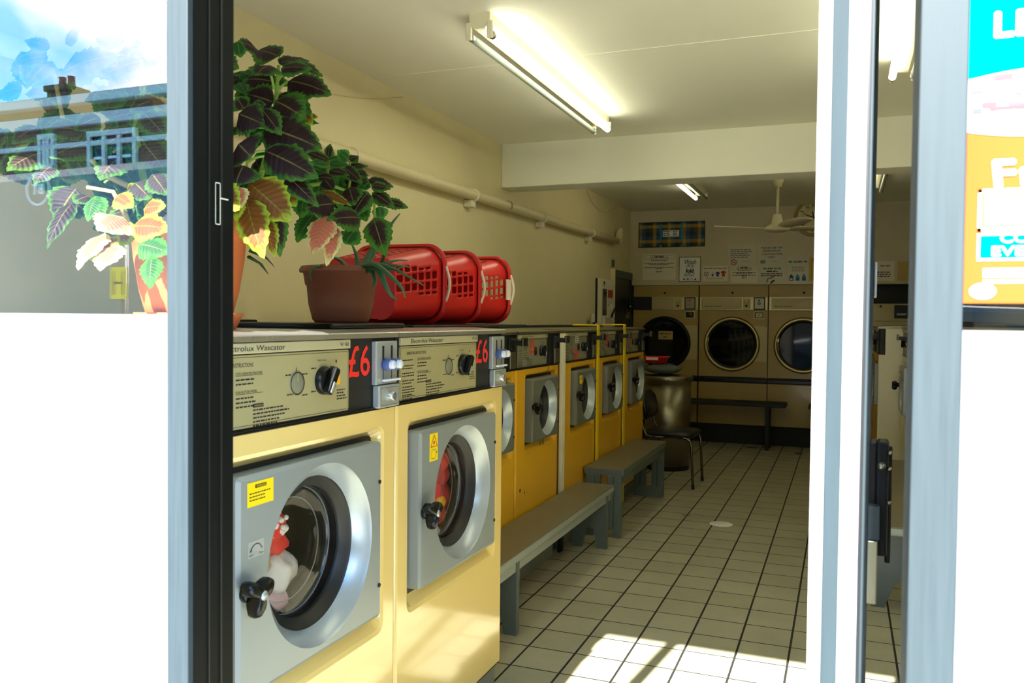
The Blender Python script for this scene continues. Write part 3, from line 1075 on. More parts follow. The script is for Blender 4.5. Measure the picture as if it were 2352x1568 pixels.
    m.prism([(0.008, zt - 0.003), (0.008, zt + 0.009), (0.004, zt + 0.0115), (-0.12, zr), (-depth, zr), (-depth, zt - 0.03), (-0.046, zt - 0.03), (-0.046, zt - 0.003)],
            1, 0.001, w - 0.001, 'steel' if big else 'steel_dull')
    wt = m.build('worktop', t)
    if big:
        for yy in (0.05, w - 0.09):
            m = MB()
            m.lathe([(0.010, 0), (0.010, 0.006), (0.006, 0.009), (0, 0.009)], (-0.03, yy, zt + 0.004), (0, 0, 1), 'button_white', 14)
            m.build('worktop_bolt', wt)
    else:
        m = MB(); m.box(-depth + 0.02, -0.42, 0.02, w - 0.02, zr, zr + 0.012, 'black_matt', 0.004); m.build('rear_lid', t)
    # plinth
    m = MB()
    m.box(-depth + 0.02, -0.012, 0.01, w - 0.01, 0.082, 0.1, 'black_matt')
    m.box(-depth + 0.02, -0.020, 0.006, w - 0.006, 0.0, 0.082, 'concrete', 0.003)
    m.build('plinth', t)
    return t

def machines():
    G1, G2 = None, None
    washer('large pale yellow washing machine nearest the shop window, red and white laundry in its drum', (-1.144, 1.254, 0), sticker='warning', depth=1.08)
    washer('large pale yellow washing machine beside the shop door with red laundry spinning inside', (-1.144, 2.037, 0), sticker='triangle', depth=1.08)
    L = [
        ('yellow washing machine half hidden behind the pale yellow ones, its control panel edge showing', 3.200, {}),
        ('yellow washing machine with a bright red £5 at mid panel, behind the near grey bench', 3.872, {}),
        ('yellow washing machine with a white sticker above its red 5 and a door hazard sticker', 4.640, dict(sticker='triangle', extra='label', price='5', price_z=-0.065)),
        ('yellow washing machine standing between the two yellow gap strips', 5.348, dict(price_mat='price_dull')),
        ('yellow washing machine at the far end of its row, next to the steel bin', 6.062, dict(price_mat='price_dull')),
    ]
    for lab, y, kw in L:
        washer(lab, (-1.5, y, 0), w=0.655, body='deep_yellow', door='door_grey', plate='plate_grey', big=False, zt=1.268, zp=1.088, depth=0.74, price=kw.pop('price', '£5'), **kw)
    # right-hand row, seen through the gap beside the open door
    washer('yellow fronted washing machine with a white side, across from the steel bin', (0.25, 7.56, 0), PI, w=0.655, body='deep_yellow', door='door_grey', plate='plate_grey', big=False, side='white_enamel', zt=1.30, zp=1.10, depth=0.92)
    washer('yellow washing machine at the far end of the right-hand row by the pale dryer', (0.25, 8.23, 0), PI, w=0.655, body='deep_yellow', door='door_grey', plate='plate_grey', big=False, side='white_enamel', zt=1.30, zp=1.10, depth=0.92)
    washer('white washing machine with a black coin slide beside the right-hand bench', (0.41, 6.86, 0), PI, w=0.655, body='white_enamel', door='door_silver', plate='plate_grey', big=False, side='white_enamel', zt=1.30, zp=1.10, depth=0.78, sticker='triangle')
    # strips closing the gaps between the yellow machines
    def strip(y0, y1, mat, lab, x=-1.5, hook=True):
        m = MB()
        if hook:
            P = [(x + 0.004, 0.0), (x + 0.012, 0.0), (x + 0.012, 1.305), (x + 0.006, 1.312), (x - 0.16, 1.312), (x - 0.16, 1.304), (x + 0.004, 1.304)]
            m.prism(P, 1, y0, y1, mat)
        else:
            m.box(x - 0.01, x + 0.010, y0, y1, 0.1, 1.262, mat, 0.002)
            m.box(x - 0.01, x + 0.009, y0, y1, 0.0, 0.1, 'black_matt')
        o = m.build('gap_strip')
        tag(o, lab, 'strip')
    strip(4.575, 4.628, 'clip_white', 'long white strip closing the gap between two yellow washing machines', hook=False)
    strip(5.298, 5.344, 'strip_yellow', 'bright yellow strip hooked over the gap beside the machine with the white sticker')
    strip(6.008, 6.058, 'strip_yellow', 'bright yellow strip hooked over the gap beside the last machine of the row')
machines()

# ------------------------------------------------------------------ laundry in the drums
def blob(m, c, r, mat, seed, sq=(1, 1, 1), amp=0.25):
    b = bmesh.new()
    bmesh.ops.create_icosphere(b, subdivisions=3, radius=1.0)
    rr = random.Random(seed)
    ph = [(Vector((rr.uniform(-1, 1), rr.uniform(-1, 1), rr.uniform(-1, 1))).normalized(), rr.uniform(2, 6), rr.uniform(0, 6)) for _ in range(7)]
    for v in b.verts:
        n = v.co.normalized()
        k = 1 + amp * sum(math.sin(d.dot(n) * f + p) for d, f, p in ph) / 4
        v.co = Vector(c) + Vector((n.x * sq[0], n.y * sq[1], n.z * sq[2])) * r * k
    m.bm(b, mat, True)
def laundry():
    m = MB()
    X = -1.292
    blob(m, (X, 1.655, 0.845), 0.060, 'red_cloth', 2, (0.8, 1.0, 0.8))
    o = m.build('laundry')
    tag(o, 'red and white laundry heap inside the drum of the nearest washing machine', 'laundry')
    for (y, z, r, mat, sd, sq, nm) in ((1.575, 0.842, 0.055, 'white_cloth', 3, (.8, .8, 1.1), 'white_cloth'), (1.60, 0.765, 0.062, 'beige_cloth', 4, (.8, 1.1, .8), 'beige_cloth'),
                                       (1.69, 0.715, 0.068, 'white_cloth', 5, (.8, .95, .85), 'white_cloth'), (1.66, 0.655, 0.055, 'pink_cloth', 6, (.8, 1.2, .6), 'pink_cloth'),
                                       (1.69, 0.785, 0.046, 'red_cloth', 8, (.7, .9, .7), 'red_cloth')):
        m = MB(); blob(m, (X, y, z), r, mat, sd, sq); m.build(nm, o)
    m = MB()
    rr = random.Random(4)
    for i in range(18):
        a = rr.uniform(0, 6.28)
        q = rr.uniform(0.2, 1.0)
        d = Vector((0.8 * math.sqrt(1.05 - q * q * 0.9), math.cos(a) * q, math.sin(a) * q * 0.8))
        blob(m, Vector((X, 1.655, 0.845)) + d * 0.058, rr.uniform(0.005, 0.010), 'white_cloth', i, (1, 1, 1), 0.1)
    m.build('cloth_spots', o)
    # second drum: red washing thrown against the glass
    m = MB()
    yc, zc = 2.475, 0.782
    k = 0
    for R, n in ((0.0, 1), (0.068, 6), (0.132, 12)):
        for i in range(n):
            a = 2 * PI * i / n + R * 9
            blob(m, (X - 0.004 + 0.008 * math.sin(k * 2.1), yc + R * math.cos(a), zc + R * math.sin(a)), 0.050, 'blur_red' if k % 3 else 'red_cloth', 20 + k, (.85, 1, 1), 0.2)
            k += 1
    o = m.build('laundry')
    tag(o, 'dark red laundry heap in the drum of the machine beside the door', 'laundry')
    m = MB()
    for i, (R, a, mat) in enumerate(((0.09, 2.6, 'white_cloth'), (0.11, 5.1, 'tag_yellow'), (0.10, 5.6, 'tag_yellow'), (0.11, 1.7, 'beige_cloth'))):
        blob(m, (X + 0.018, yc + R * math.cos(a), zc + R * math.sin(a)), 0.030, mat, 60 + i, (.9, 1.2, .9), 0.2)
    m.build('pale_cloth', o)
laundry()
# ------------------------------------------------------------------ things on top of the pale machines
def boards():
    m = MB(); m.box(-2.02, -1.62, 1.45, 2.05, 1.3115, 1.334, 'black_gloss', 0.006)
    tag(m.build('lid_board'), 'black board lying at the back of the nearest washing machine', 'board')
    m = MB(); m.box(-1.62, -1.262, 1.90, 2.30, 1.3115, 1.327, 'black_gloss', 0.006)
    tag(m.build('lid_board'), 'black board under the brown pot with the aloe', 'board')
    m = MB(); m.box(-1.80, -1.33, 2.48, 3.55, 1.3115, 1.318, 'black_matt', 0.002)
    tag(m.build('lid_board'), 'thin black board under the three red baskets', 'board')
boards()

def basket(label, y0, mat='basket_red', hole_seed=0, card=False):
    """laundry basket lying on its side, bottom towards the street, mouth towards the back"""
    t = thing('laundry_basket', label, 'laundry basket', (-1.575, y0, 1.3185), 0, 'red laundry baskets lying in a row')
    D = 0.30
    W0, H0, W1, H1 = 0.150, 0.107, 0.186, 0.136      # half sizes at bottom and at rim
    zc = H1 + 0.016
    n = 10
    def sec(f, grow=0.0):
        w_, h_ = W0 + (W1 - W0) * f + grow, H0 + (H1 - H0) * f + grow
        lift = -(H1 - H0) * (1 - f)      # underside stays level with the worktop
        return [(p, zc + lift + q) for p, q in rrect(-w_, w_, -h_, h_, 0.055 + 0.02 * f, n)]
    def side(grow0, rows):
        pass
    m = MB()
    # walls as a grid with real slots: walk round the section, leave openings
    S = 28
    secs = [0.0, 0.04, 0.16, 0.20, 0.30, 0.34, 0.44, 0.48, 0.58, 0.62, 0.72, 0.76, 0.86, 0.90, 1.0]
    base = sec(0)
    per = [0.0]
    P0 = [Vector((a, 0, b)) for a, b in sec(0.5)]
    for i in range(len(P0)):
        per.append(per[-1] + (P0[(i + 1) % len(P0)] - P0[i]).length)
    tot = per[-1]
    NS = 120
    def resample(f):
        Q = sec(f)
        out = []
        for k in range(NS):
            s_ = tot * k / NS
            i = max(j for j in range(len(per) - 1) if per[j] <= s_ + 1e-9)
            u_ = (s_ - per[i]) / max(1e-9, per[i + 1] - per[i])
            a, b = Q[i], Q[(i + 1) % len(Q)]
            out.append((a[0] + (b[0] - a[0]) * u_, a[1] + (b[1] - a[1]) * u_))
        return out
    R = [resample(f) for f in secs]
    vs = [(a, D * f, b) for f, L in zip(secs, R) for a, b in L]
    fs = []
    for k in range(len(secs) - 1):
        hole_band = k % 2 == 1 and 1 <= k <= 11 or k % 2 == 0 and 2 <= k <= 10 and False
        for i in range(NS):
            a, b = R[k][i]
            # corners stay solid
            ca = abs(a) > W0 - 0.045 and abs(b - zc) > H0 - 0.060
            hole = (k in (2, 4, 6, 8, 10, 12)) is False and k in (1, 3, 5, 7, 9, 11) and (i % 4 != 3) and not ca
            hole = k in (2, 4, 6, 8, 10) and False or hole
            if not hole:
                fs.append([k * NS + i, k * NS + (i + 1) % NS, (k + 1) * NS + (i + 1) % NS, (k + 1) * NS + i])
    m.add(vs, fs, mat, True)
    # bottom
    m.add([(a, 0, b) for a, b in R[0]], [list(range(NS))], mat)
    body = m.build('basket_body', t)
    so = body.modifiers.new('thickness', 'SOLIDIFY'); so.thickness = 0.004; so.offset = -1
    m = MB()
    A, B, C, E_ = sec(1.0), sec(1.0, 0.012), sec(1.0, 0.014), sec(1.0, 0.004)
    loft(m, [[(a, D - 0.002, b) for a, b in A], [(a, D + 0.006, b) for a, b in B], [(a, D - 0.012, b) for a, b in C], [(a, D - 0.014, b) for a, b in E_]], mat, True)
    m.build('rim', t)
    m = MB()
    x = W1 + 0.014
    m.tube([(x - 0.002 + 0.016 * math.sin(PI * i / 10), D - 0.004, zc - 0.065 + 0.013 * i) for i in range(11)], 0.006, 'grip_white', 8)
    m.build('handle', t)
    if card:
        m = MB(); m.box(x - 0.004, x + 0.004, D - 0.055, D + 0.006, zc - 0.045, zc + 0.045, 'grip_white', 0.002); m.build('tape_label', t)
    return t
basket('red slotted laundry basket right behind the brown aloe pot, nearest of the three', 2.52)
basket('red slotted laundry basket in the middle of the three lying in a row', 2.845)
basket('red slotted laundry basket with white tape on its rim, farthest of the three', 3.17, card=True)

# ------------------------------------------------------------------ plants
def leaf_into(L, base, tip, width, n_hint, tone, droop=0.15, fold=0.18, rows=14, seed=0, teeth=0.07):
    """serrated ovate leaf appended to the list L = (verts, faces, uvs, tones)"""
    V_, F_, UVS, TN = L
    base, tip = Vector(base), Vector(tip)
    ax = tip - base
    ln = ax.length
    ax.normalize()
    n = Vector(n_hint)
    n = (n - ax * n.dot(ax))
    if n.length < 1e-3:
        n = Vector((0, 0, 1)) - ax * ax.z
    n.normalize()
    sd = ax.cross(n)
    o = len(V_)
    rr = random.Random(seed)
    cols = (-1.0, -0.6, 0.0, 0.6, 1.0)
    wob = rr.uniform(0, 6)
    for i in range(rows + 1):
        v = i / rows
        wv = (math.sin(PI * min(1, v ** 0.72)) ** 0.85) * (1 - 0.25 * v)
        if i == 0 or i == rows:
            wv = 0.012
        w = width / 2 * wv * 1.12
        arch = -droop * ln * (v * v) + 0.10 * ln * v * (1 - v) * 4 * (0.5 if droop > 0 else 0)
        for c in cols:
            e = abs(c)
            tooth = (1 + teeth * (1 if i % 2 else -1)) if e == 1.0 else 1.0
            rip = 0.018 * ln * math.sin(v * 16 + wob + c * 2) * e
            p = base + ax * (ln * v + (teeth * ln * 0.25 * (1 if i % 2 else 0) if e == 1 and 0 < i < rows else 0)) + sd * (c * w * tooth) + n * (arch - fold * w * e * e + rip)
            V_.append(p)
            UVS.append((c * 0.5 + 0.5, v))
            TN.append(tone)
    q = len(cols)
    for i in range(rows):
        for c in range(q - 1):
            F_.append([o + i * q + c, o + i * q + c + 1, o + (i + 1) * q + c + 1, o + (i + 1) * q + c])

def leaf_object(name, L, parent):
    V_, F_, UVS, TN = L
    me = bpy.data.meshes.new(name)
    me.from_pydata([tuple(p) for p in V_], [], F_)
    uv = me.uv_layers.new(name='UVMap')
    for lp in me.loops:
        uv.data[lp.index].uv = UVS[lp.vertex_index]
    at = me.attributes.new('tone', 'FLOAT', 'POINT')
    at.data.foreach_set('value', TN)
    me.polygons.foreach_set('use_smooth', [True] * len(me.polygons))
    me.materials.append(MT['leaf'])
    me.update()
    o = bpy.data.objects.new(name, me)
    COL.objects.link(o)
    o.parent = parent
    return o

POT_A = Vector((-1.452, 1.585, 1.311))
POT_B = Vector((-1.44, 2.215, 1.327))

def stem_pts(a, b, sag=0.04, n=8):
    a, b = Vector(a), Vector(b)
    d = b - a
    side = Vector((0, 0, 1)).cross(d)
    side = side.normalized() * sag if side.length > 1e-4 else Vector((sag, 0, 0))
    return [a + d * (i / n) + side * math.sin(PI * i / n) for i in range(n + 1)]

def coleus():
    t = thing('potted_coleus', 'tall coleus with maroon and lime leaves in a terracotta pot by the window', 'potted plant', POT_A)
    inv = lambda p: Vector(p) - POT_A
    m = MB()
    R0, R1, H = 0.088, 0.138, 0.262
    z0 = 0.016
    m.lathe([(0.02, z0), (R0, z0), (R0 + 0.006, z0 + 0.006), (0.112, z0 + 0.075), (0.124, z0 + 0.150), (0.128, z0 + 0.192), (R1, z0 + 0.196), (R1 + 0.004, z0 + 0.215), (R1 + 0.005, H + z0 - 0.01), (R1 + 0.001, H + z0), (R1 - 0.012, H + z0), (R1 - 0.016, H + z0 - 0.03), (0.02, H + z0 - 0.03)], (0, 0, 0), (0, 0, 1), 'terracotta', 56)
    m.build('pot', t)
    m = MB(); m.lathe([(R1 - 0.017, H + z0 - 0.026), (0.06, H + z0 - 0.020), (0.0, H + z0 - 0.018)], (0, 0, 0), (0, 0, 1), 'soil', 32); m.build('soil', t)
    m = MB(); m.lathe([(0.0, 0.0), (0.104, 0.0), (0.118, 0.030), (0.124, 0.034), (0.124, 0.039), (0.116, 0.039), (0.103, 0.010), (0.0, 0.010)], (0, 0, 0), (0, 0, 1), 'terracotta', 48); m.build('saucer', t)
    L = ([], [], [], [])
    rr = random.Random(11)
    camd = -FW
    def leaf(bx, by, tx, ty, w, d0, d1, tone, nx=0.0, nz=0.45, droop=0.12, seed=None):
        """a leaf described by where its base and tip are seen, and how far off each lies"""
        b, e = at_depth(bx, by, d0), at_depth(tx, ty, d1)
        W = w / F_PX * (d0 + d1) / 2
        n = camd * 0.9 + Vector((0, 0, nz)) + RT * nx
        e = b + (e - b) * 1.08
        leaf_into(L, inv(b), inv(e), W * 1.32, n, tone, droop, 0.22, 14, seed if seed is not None else int(bx * 7 + by))
    # upper crown, seen through the open door
    for a in [
        (600, 125, 558, 92, 52, 2.05, 1.98, 0.25, 0, .3), (620, 150, 590, 165, 60, 2.0, 1.95, 0.35, 0, .6), (640, 130, 580, 110, 54, 2.04, 2.1, 0.3), (640, 145, 706, 132, 50, 2.06, 2.1, 0.25, 0, .7),
        (650, 140, 732, 160, 40, 2.03, 1.98, 0.25, .2, .8), (645, 158, 708, 152, 40, 2.0, 1.97, 0.45), (662, 186, 749, 206, 62, 2.04, 2.0, 0.15, .2, .3), (640, 215, 707, 250, 58, 2.05, 2.02, 0.35, .3, .3),
        (632, 232, 690, 262, 78, 2.0, 1.94, 0.5, 0, .2), (628, 188, 560, 178, 64, 2.05, 2.06, 0.25, 0, .6), (622, 190, 548, 160, 50, 2.1, 2.12, 3.3), (628, 235, 568, 214, 62, 2.02, 2.0, 0.05, 0, .2),
        (560, 250, 545, 225, 40, 1.98, 1.96, 0.45), (580, 240, 608, 238, 24, 1.95, 1.95, 0.5), (600, 250, 640, 300, 44, 1.93, 1.90, 0.4), (548, 262, 596, 280, 66, 1.92, 1.88, 0.05, -.2, .2),
        (606, 292, 724, 330, 86, 1.95, 1.92, 0.1, 0, .25), (688, 262, 730, 264, 26, 2.05, 2.08, 1.2), (690, 275, 731, 280, 18, 2.06, 2.08, 3.2), (680, 250, 715, 280, 36, 2.06, 2.05, 1.4),
        (696, 300, 736, 318, 30, 2.06, 2.1, 3.5), (608, 346, 718, 398, 74, 1.92, 1.9, 0.2, 0, .25), (548, 330, 572, 356, 84, 1.88, 1.86, 0.05, -.2, .1), (560, 380, 540, 420, 74, 1.86, 1.84, 0.15, -.2, .1),
        (646, 392, 722, 462, 44, 1.95, 1.92, 0.3, 0, .3), (572, 420, 658, 496, 84, 1.88, 1.84, 1.1, 0, .2, .08), (566, 458, 600, 580, 62, 1.86, 1.80, 1.15, -.1, .1, .05), (632, 480, 644, 578, 38, 1.92, 1.9, 0.5, .4, .1),
        (610, 500, 627, 580, 34, 1.9, 1.88, 1.3), (562, 478, 566, 560, 40, 1.9, 1.86, 1.5, -.4), (600, 470, 650, 486, 40, 1.96, 1.98, 3.2), (640, 420, 676, 466, 44, 2.0, 1.98, 1.2),
        (545, 95, 552, 128, 34, 2.1, 2.1, 3.4), (540, 430, 552, 470, 40, 1.83, 1.8, 2.3), (545, 460, 541, 500, 30, 1.83, 1.8, 1.7),
        (655, 350, 612, 330, 40, 2.08, 2.1, 3.3), (600, 330, 560, 318, 40, 2.06, 2.08, 3.2), (620, 400, 590, 380, 44, 2.08, 2.1, 3.4), (660, 410, 700, 430, 40, 2.08, 2.12, 3.3), (600, 430, 640, 450, 46, 2.05, 2.08, 3.1),
        (575, 300, 610, 320, 40, 2.06, 2.06, 3.3), (560, 200, 590, 230, 44, 2.1, 2.08, 3.2), (548, 190, 560, 205, 30, 2.1, 2.0, 3.3), (556, 165, 540, 190, 40, 2.12, 2.1, 3.4),
    ]:
        leaf(*a)
    # side branch leaning out over the aloe
    for a in [
        (754, 362, 757, 333, 20, 2.3, 2.28, 0.5), (800, 368, 778, 346, 30, 2.32, 2.3, 3.5), (800, 368, 822, 356, 24, 2.34, 2.36, 0.5), (757, 372, 700, 344, 26, 2.25, 2.22, 0.4), (752, 374, 716, 372, 26, 2.24, 2.2, 3.4),
        (756, 376, 800, 376, 22, 2.28, 2.3, 3.3), (800, 384, 843, 378, 18, 2.34, 2.36, 0.45), (785, 382, 828, 414, 28, 2.3, 2.28, 0.2), (756, 392, 797, 398, 24, 2.26, 2.24, 0.3), (812, 390, 846, 400, 20, 2.36, 2.38, 0.3),
        (846, 412, 900, 424, 24, 2.36, 2.36, 0.25, 0, .6), (852, 426, 894, 430, 26, 2.34, 2.34, 0.5, 0, .6), (828, 418, 846, 414, 20, 2.3, 2.3, 0.4), (828, 424, 850, 428, 22, 2.36, 2.36, 3.4),
        (855, 442, 903, 472, 30, 2.34, 2.32, 0.5), (886, 462, 934, 473, 24, 2.36, 2.36, 0.55), (802, 430, 812, 466, 42, 2.26, 2.24, 0.3, 0, .3), (846, 440, 808, 492, 40, 2.28, 2.25, 0.45),
        (765, 410, 730, 405, 28, 2.24, 2.22, 0.1), (745, 412, 763, 432, 32, 2.22, 2.2, 0.05), (732, 440, 800, 464, 24, 2.2, 2.18, 1.1, 0, .6), (768, 468, 708, 474, 54, 2.16, 2.12, 0.02, 0, .15),
        (828, 500, 762, 500, 52, 2.2, 2.12, 0.42, 0, .15), (752, 496, 720, 574, 50, 2.14, 2.06, 2.05, 0, .1, .05), (770, 516, 754, 597, 34, 2.18, 2.12, 2.35, .3, .1), (792, 560, 820, 520, 40, 2.26, 2.3, 3.6, 0, .1),
        (858, 500, 882, 578, 52, 2.24, 2.16, 0.55, 0, .05, .05), (872, 474, 874, 504, 28, 2.3, 2.3, 3.6), (700, 450, 690, 494, 46, 2.22, 2.2, 3.6, -.2, .1), (722, 492, 682, 546, 46, 2.24, 2.2, 3.5, -.2, .1),
        (740, 390, 770, 440, 40, 2.34, 2.34, 3.2), (700, 380, 760, 400, 40, 2.34, 2.34, 3.2), (720, 420, 790, 420, 40, 2.36, 2.36, 3.15), (790, 430, 760, 460, 40, 2.34, 2.34, 3.1), (820, 470, 840, 500, 36, 2.34, 2.3, 3.4), (690, 400, 730, 440, 40, 2.3, 2.3, 3.2),
    ]:
        leaf(*a)
    # the side seen through the shop window
    for a in [
        (285, 500, 232, 520, 76, 1.72, 1.66, 2.5, 0, .1), (240, 536, 176, 600, 50, 1.7, 1.62, 2.5, -.2, .1), (262, 560, 228, 608, 56, 1.68, 1.62, 2.55, 0, .1), (270, 545, 210, 585, 30, 1.7, 1.64, 1.6), (300, 510, 276, 566, 40, 1.72, 1.7, 1.7),
        (305, 520, 378, 520, 60, 1.7, 1.68, 1.35), (318, 560, 384, 575, 52, 1.68, 1.66, 3.6), (350, 590, 342, 652, 40, 1.66, 1.62, 3.7), (205, 450, 172, 460, 46, 1.75, 1.72, 0.45), (176, 432, 128, 500, 84, 1.76, 1.74, 0.1, 0, .1),
        (170, 462, 106, 552, 36, 1.74, 1.66, 0.05, 0, .4), (218, 450, 230, 500, 36, 1.74, 1.7, 3.5), (220, 455, 200, 500, 30, 1.73, 1.7, 3.4), (265, 450, 300, 470, 40, 1.74, 1.72, 1.5), (330, 480, 372, 470, 46, 1.74, 1.72, 1.4),
        (300, 300, 240, 330, 70, 1.82, 1.78, 0.2), (330, 330, 372, 380, 70, 1.8, 1.76, 0.3), (280, 360, 230, 400, 66, 1.8, 1.74, 0.35), (200, 330, 120, 352, 74, 1.84, 1.78, 0.25), (190, 300, 110, 290, 60, 1.86, 1.82, 0.3),
        (100, 350, 20, 380, 66, 1.84, 1.78, 0.3), (120, 380, 80, 414, 44, 1.82, 1.78, 0.2), (90, 290, 30, 320, 54, 1.88, 1.84, 0.3), (230, 270, 170, 290, 50, 1.86, 1.84, 0.25), (330, 260, 370, 300, 54, 1.84, 1.8, 0.35), (350, 230, 300, 250, 46, 1.86, 1.84, 0.3),
        (110, 130, 30, 140, 40, 1.95, 1.92, 0.3), (120, 140, 60, 190, 44, 1.94, 1.9, 0.4), (140, 170, 250, 120, 90, 1.95, 1.92, 0.3), (330, 140, 250, 160, 50, 1.96, 1.94, 0.3), (320, 170, 378, 140, 44, 1.96, 1.94, 0.3), (115, 110, 60, 90, 36, 1.98, 1.96, .3),
        (150, 100, 180, 60, 36, 1.98, 1.96, 0.3), (310, 420, 340, 450, 60, 1.76, 1.74, 0.2), (350, 400, 380, 440, 50, 1.74, 1.72, 0.3), (370, 480, 440, 520, 60, 1.74, 1.72, 0.3), (400, 300, 460, 340, 80, 1.84, 1.8, 0.2), (420, 400, 480, 450, 80, 1.8, 1.76, 0.3),
        (440, 230, 500, 260, 80, 1.9, 1.86, 0.2), (440, 330, 520, 370, 80, 1.86, 1.82, 0.3), (480, 130, 540, 150, 60, 1.98, 1.96, 0.3), (480, 430, 540, 470, 70, 1.8, 1.76, 1.2),
    ]:
        leaf(*a)
    # smaller green leaves filling the heart of the plant
    rf = random.Random(21)
    for (cx, cy_, rx, ry, d, n_) in ((585, 300, 60, 150, 2.12, 34), (600, 430, 60, 50, 2.06, 14), (760, 420, 70, 50, 2.38, 26), (300, 340, 90, 120, 1.97, 60), (120, 320, 130, 80, 1.99, 46), (320, 190, 70, 80, 2.04, 16), (320, 470, 60, 40, 1.82, 12), (300, 150, 60, 60, 2.02, 8), (90, 160, 60, 60, 2.02, 8), (460, 330, 70, 130, 1.96, 20)):
        for _ in range(n_):
            a, r_ = rf.uniform(0, 2 * PI), math.sqrt(rf.random())
            x, y = cx + rx * r_ * math.cos(a), cy_ + ry * r_ * math.sin(a)
            b_ = rf.uniform(-PI, PI)
            ln = rf.uniform(40, 66) * (1.35 if cx < 400 else 1.0)
            dd = d + rf.uniform(-0.05, 0.08)
            leaf(x, y, x + ln * math.cos(b_), y + ln * 0.7 * math.sin(b_) + 14, ln * 0.62, dd, dd + rf.uniform(-0.04, 0.04), rf.choice((0.2, 0.35, 0.5, 3.2, 3.4, 3.5, 1.4 if cx < 400 else 3.3)), rf.uniform(-.3, .3), rf.uniform(.2, .8))
    leaf_object('foliage', L, t)
    # stems
    m = MB()
    top = POT_A + Vector((0, 0, H - 0.01))
    def stem(pts, r0, r1, mat='stem_green'):
        m.tube([inv(p) for p in pts], r0, mat, 8, r1)
    crown = at_depth(640, 150, 2.03)
    mid = at_depth(600, 400, 1.98)
    s0 = top + Vector((0.02, 0.02, 0))
    stem([s0, at_depth(560, 470, 1.97), mid, at_depth(628, 300, 2.0), at_depth(634, 230, 2.03), crown], 0.010, 0.004)
    br = at_depth(756, 400, 2.3)
    stem([s0, at_depth(590, 450, 2.06), at_depth(680, 430, 2.2), at_depth(748, 420, 2.28), at_depth(757, 370, 2.3)], 0.009, 0.004)
    stem([at_depth(748, 420, 2.28), at_depth(800, 440, 2.32), at_depth(806, 400, 2.35), at_depth(802, 368, 2.34)], 0.005, 0.003)
    stem([at_depth(800, 440, 2.32), at_depth(840, 440, 2.34), at_depth(860, 470, 2.32), at_depth(860, 500, 2.25)], 0.005, 0.003)
    s1 = top + Vector((-0.03, -0.02, 0))
    stem([s1, at_depth(340, 470, 1.8), at_depth(310, 300, 1.86), at_depth(330, 200, 1.92), at_depth(325, 140, 1.96)], 0.010, 0.004)
    stem([at_depth(340, 450, 1.8), at_depth(240, 400, 1.8), at_depth(150, 300, 1.88), at_depth(120, 150, 1.95)], 0.007, 0.004, 'stem_pale')
    stem([s1, at_depth(300, 520, 1.76), at_depth(260, 440, 1.76), at_depth(200, 430, 1.76)], 0.006, 0.004, 'stem_pale')
    for (x0, y0, d0, x1, y1, d1) in ((634, 215, 2.03, 662, 186, 2.04), (636, 190, 2.03, 655, 165, 2.04), (630, 205, 2.03, 620, 165, 2.02), (632, 230, 2.03, 645, 212, 2.05), (572, 300, 1.95, 606, 292, 1.95), (565, 360, 1.93, 608, 346, 1.92),
                                     (570, 372, 1.93, 608, 358, 1.92), (600, 392, 1.96, 646, 395, 1.95), (572, 250, 1.98, 570, 300, 1.95), (570, 300, 1.95, 566, 420, 1.9), (748, 440, 2.22, 752, 496, 2.16), (310, 300, 1.86, 260, 350, 1.82), (300, 380, 1.84, 240, 420, 1.8)):
        stem([at_depth(x0, y0, d0), at_depth((x0 + x1) / 2, (y0 + y1) / 2 - 4, (d0 + d1) / 2), at_depth(x1, y1, d1)], 0.0035, 0.0028)
    m.build('stem', t)
    # dark strap leaves hanging behind the pot
    m = MB()
    for pts in (((574, 575, 2.1), (612, 592, 2.12), (630, 612, 2.1)), ((572, 590, 2.1), (598, 605, 2.1), (616, 629, 2.08))):
        P = [inv(at_depth(*p)) for p in pts]
        m.tube([P[0].lerp(P[1], .0), P[0].lerp(P[1], .5), P[1], P[1].lerp(P[2], .5), P[2]], 0.016, 'aloe_green', 8, 0.002, True, 0.3)
    m.build('strap_leaf', t)
coleus()

